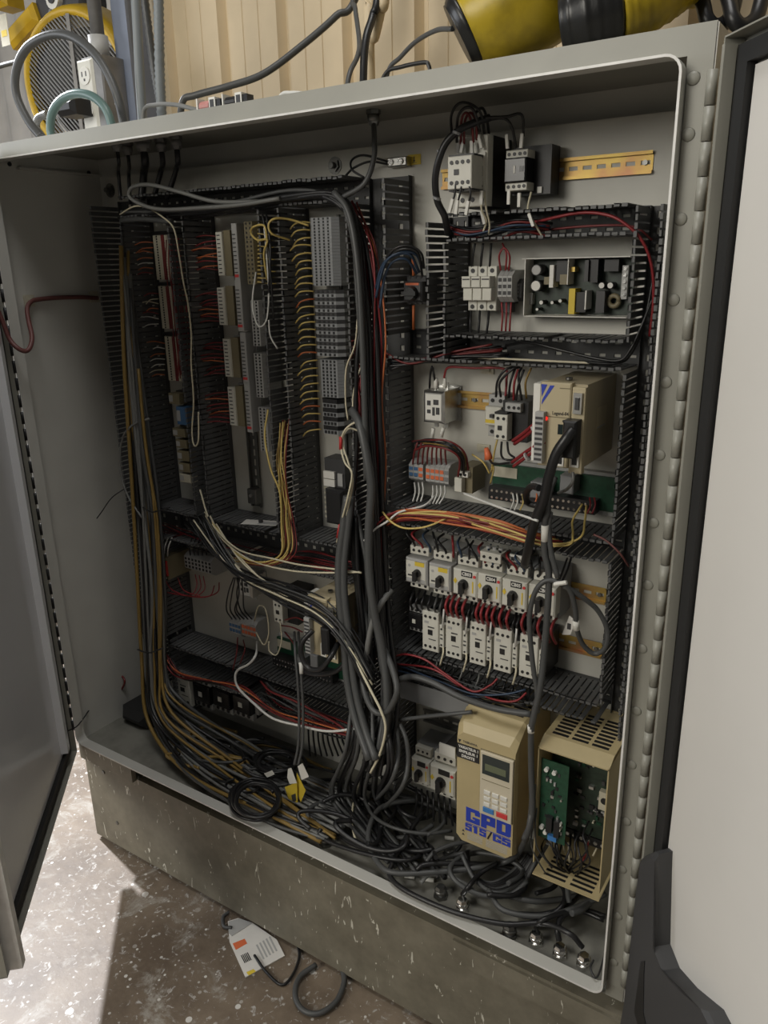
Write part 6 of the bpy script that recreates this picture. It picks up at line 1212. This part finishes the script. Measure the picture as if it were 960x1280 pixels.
# yellow sleeves with black tape lying on the roof
def sleeve(P, radii, split, label, wr=.0):
    Q = smooth_path([T(p) for p in P], 10); n_ = len(Q); R2 = []
    for i in range(n_):
        q = i/(n_-1)*(len(radii)-1); a = int(min(q, len(radii)-2)); R2.append(radii[a]+(radii[a+1]-radii[a])*(q-a)+wr*math.sin(i*2.4))
    t = thing('yellow_sleeve', label, 'sleeve', (Q[0].x, Q[0].y, RT)); off = V(t.location); k0 = int(n_*split)
    MB().tube([p-off for p in Q[:k0+1]], [r+.0015+random.uniform(-.002, .002) for r in R2[:k0+1]], 20).obj('tape_wrap', 'tape', t, True); MB().tube([p-off for p in Q[k0:]], R2[k0:], 20).obj('sleeve_body', 'yellowd', t, True); return t
sleeve([(573, 46, .15), (592, 33, .16), (630, 14, .18), (665, -10, .20), (705, -50, .24), (750, -110, .30), V((1.45, .48, 2.10))], [.046, .062, .078, .086, .08, .075, .075], .12, 'fat yellow sleeve with a black taped end lying on the roof')
sleeve([(702, 30, .15), (738, 20, .16), (774, 10, .18), (815, -8, .21), (850, -30, .26), (900, -60, .34), V((1.62, .50, 1.95))], [.036, .054, .055, .046, .044, .044, .044], .31, 'yellow sleeve with a long wrinkled black tape wrap', .0016)
for u0, u1, s_ in ((882, 890, 'dark hose bend at the right end of the roof, beside the tape-wrapped sleeve'), (915, 925, 'dark hose bend at the right end of the roof, next to the door top')):
    rod([(u0-10, -20, .3), (u0-3, 5, .28), (u0+2, 25, .27), (u0+14, 33, .28), (u0+30, 22, .3), (u0+38, -5, .32)], .011, 'w_black', s_)
# ------------------------------------------------------------------ floor items
c = atz(318, 1185, FZ)
t = thing('paper_packet', 'white printed paper packet with an orange patch and barcode on the floor', 'packet', (c.x, c.y, FZ))
def fp(name, m_, pts, z0, z1): 
    P = [atz(u, v, FZ)-V(t.location) for u, v in pts]; MB().loft([[(p.x, p.y, z0) for p in P], [(p.x, p.y, z1) for p in P]]).obj(name, m_, t)
fp('sheet', 'paper', [(285, 1153), (298, 1149), (316, 1155), (346, 1176), (356, 1196), (307, 1223), (287, 1178)], .001, .004)
fp('flap', 'lgrey', [(286, 1154), (300, 1150), (315, 1156), (290, 1172), (286, 1168)], .004, .0055)
fp('orange_patch', 'orange', [(291, 1181), (306, 1175), (309, 1181), (295, 1189)], .004, .0044)
fp('yellow_mark', 'labely', [(308, 1217), (317, 1213), (320, 1216), (311, 1221)], .004, .0044)
for k in range(5): fp('barcode_bar', 'black', [(301+k*1.9, 1196-k*.9), (302.2+k*1.9, 1195.6-k*.9), (307+k*1.9, 1205-k*.9), (305.8+k*1.9, 1205.6-k*.9)], .004, .0044)
for k in range(5): fp('print_line', 'lgrey', [(320+k*4, 1183-k*2.5), (322+k*4, 1182-k*2.5), (331+k*4, 1200-k*2.5), (329+k*4, 1201-k*2.5)], .004, .0044)
wire([('f', 318, 1194, FZ+.008), ('f', 332, 1214, FZ+.006), ('f', 352, 1231, FZ+.006), ('f', 366, 1218, FZ+.006), ('f', 374, 1196, FZ+.006), ('f', 372, 1180, FZ+.006)], .0035, 'w_black', 'black cord lying over the paper packet', 'cord', 'cord')
wire([('f', 290, 1160, FZ+.006), ('f', 280, 1158, FZ+.006), ('f', 279, 1146, FZ+.006), ('f', 286, 1140, FZ+.006)], .0045, 'w_grey', 'grey cable bend peeking out behind the paper packet', 'cable', 'cable')
wire([('f', 395, 1206, FZ+.012), ('f', 374, 1222, FZ+.012), ('f', 369, 1244, FZ+.012), ('f', 378, 1262, FZ+.012), ('f', 398, 1267, FZ+.012), ('f', 420, 1252, FZ+.012), ('f', 430, 1228, FZ+.012), ('f', 428, 1212, FZ+.012)], .0065, 'w_grey', 'grey hose looping out from under the plinth', 'hose', 'hose', n=8)
fo = FINE.obj('fine_wires', FINE_M[0], None, True)
for m_ in FINE_M[1:]: fo.data.materials.append(M[m_])
fo.data.polygons.foreach_set('material_index', FINE_I)
tag(fo, 'fine wires filling the ducts and terminal columns', 'wires'); fo['kind'] = 'stuff'
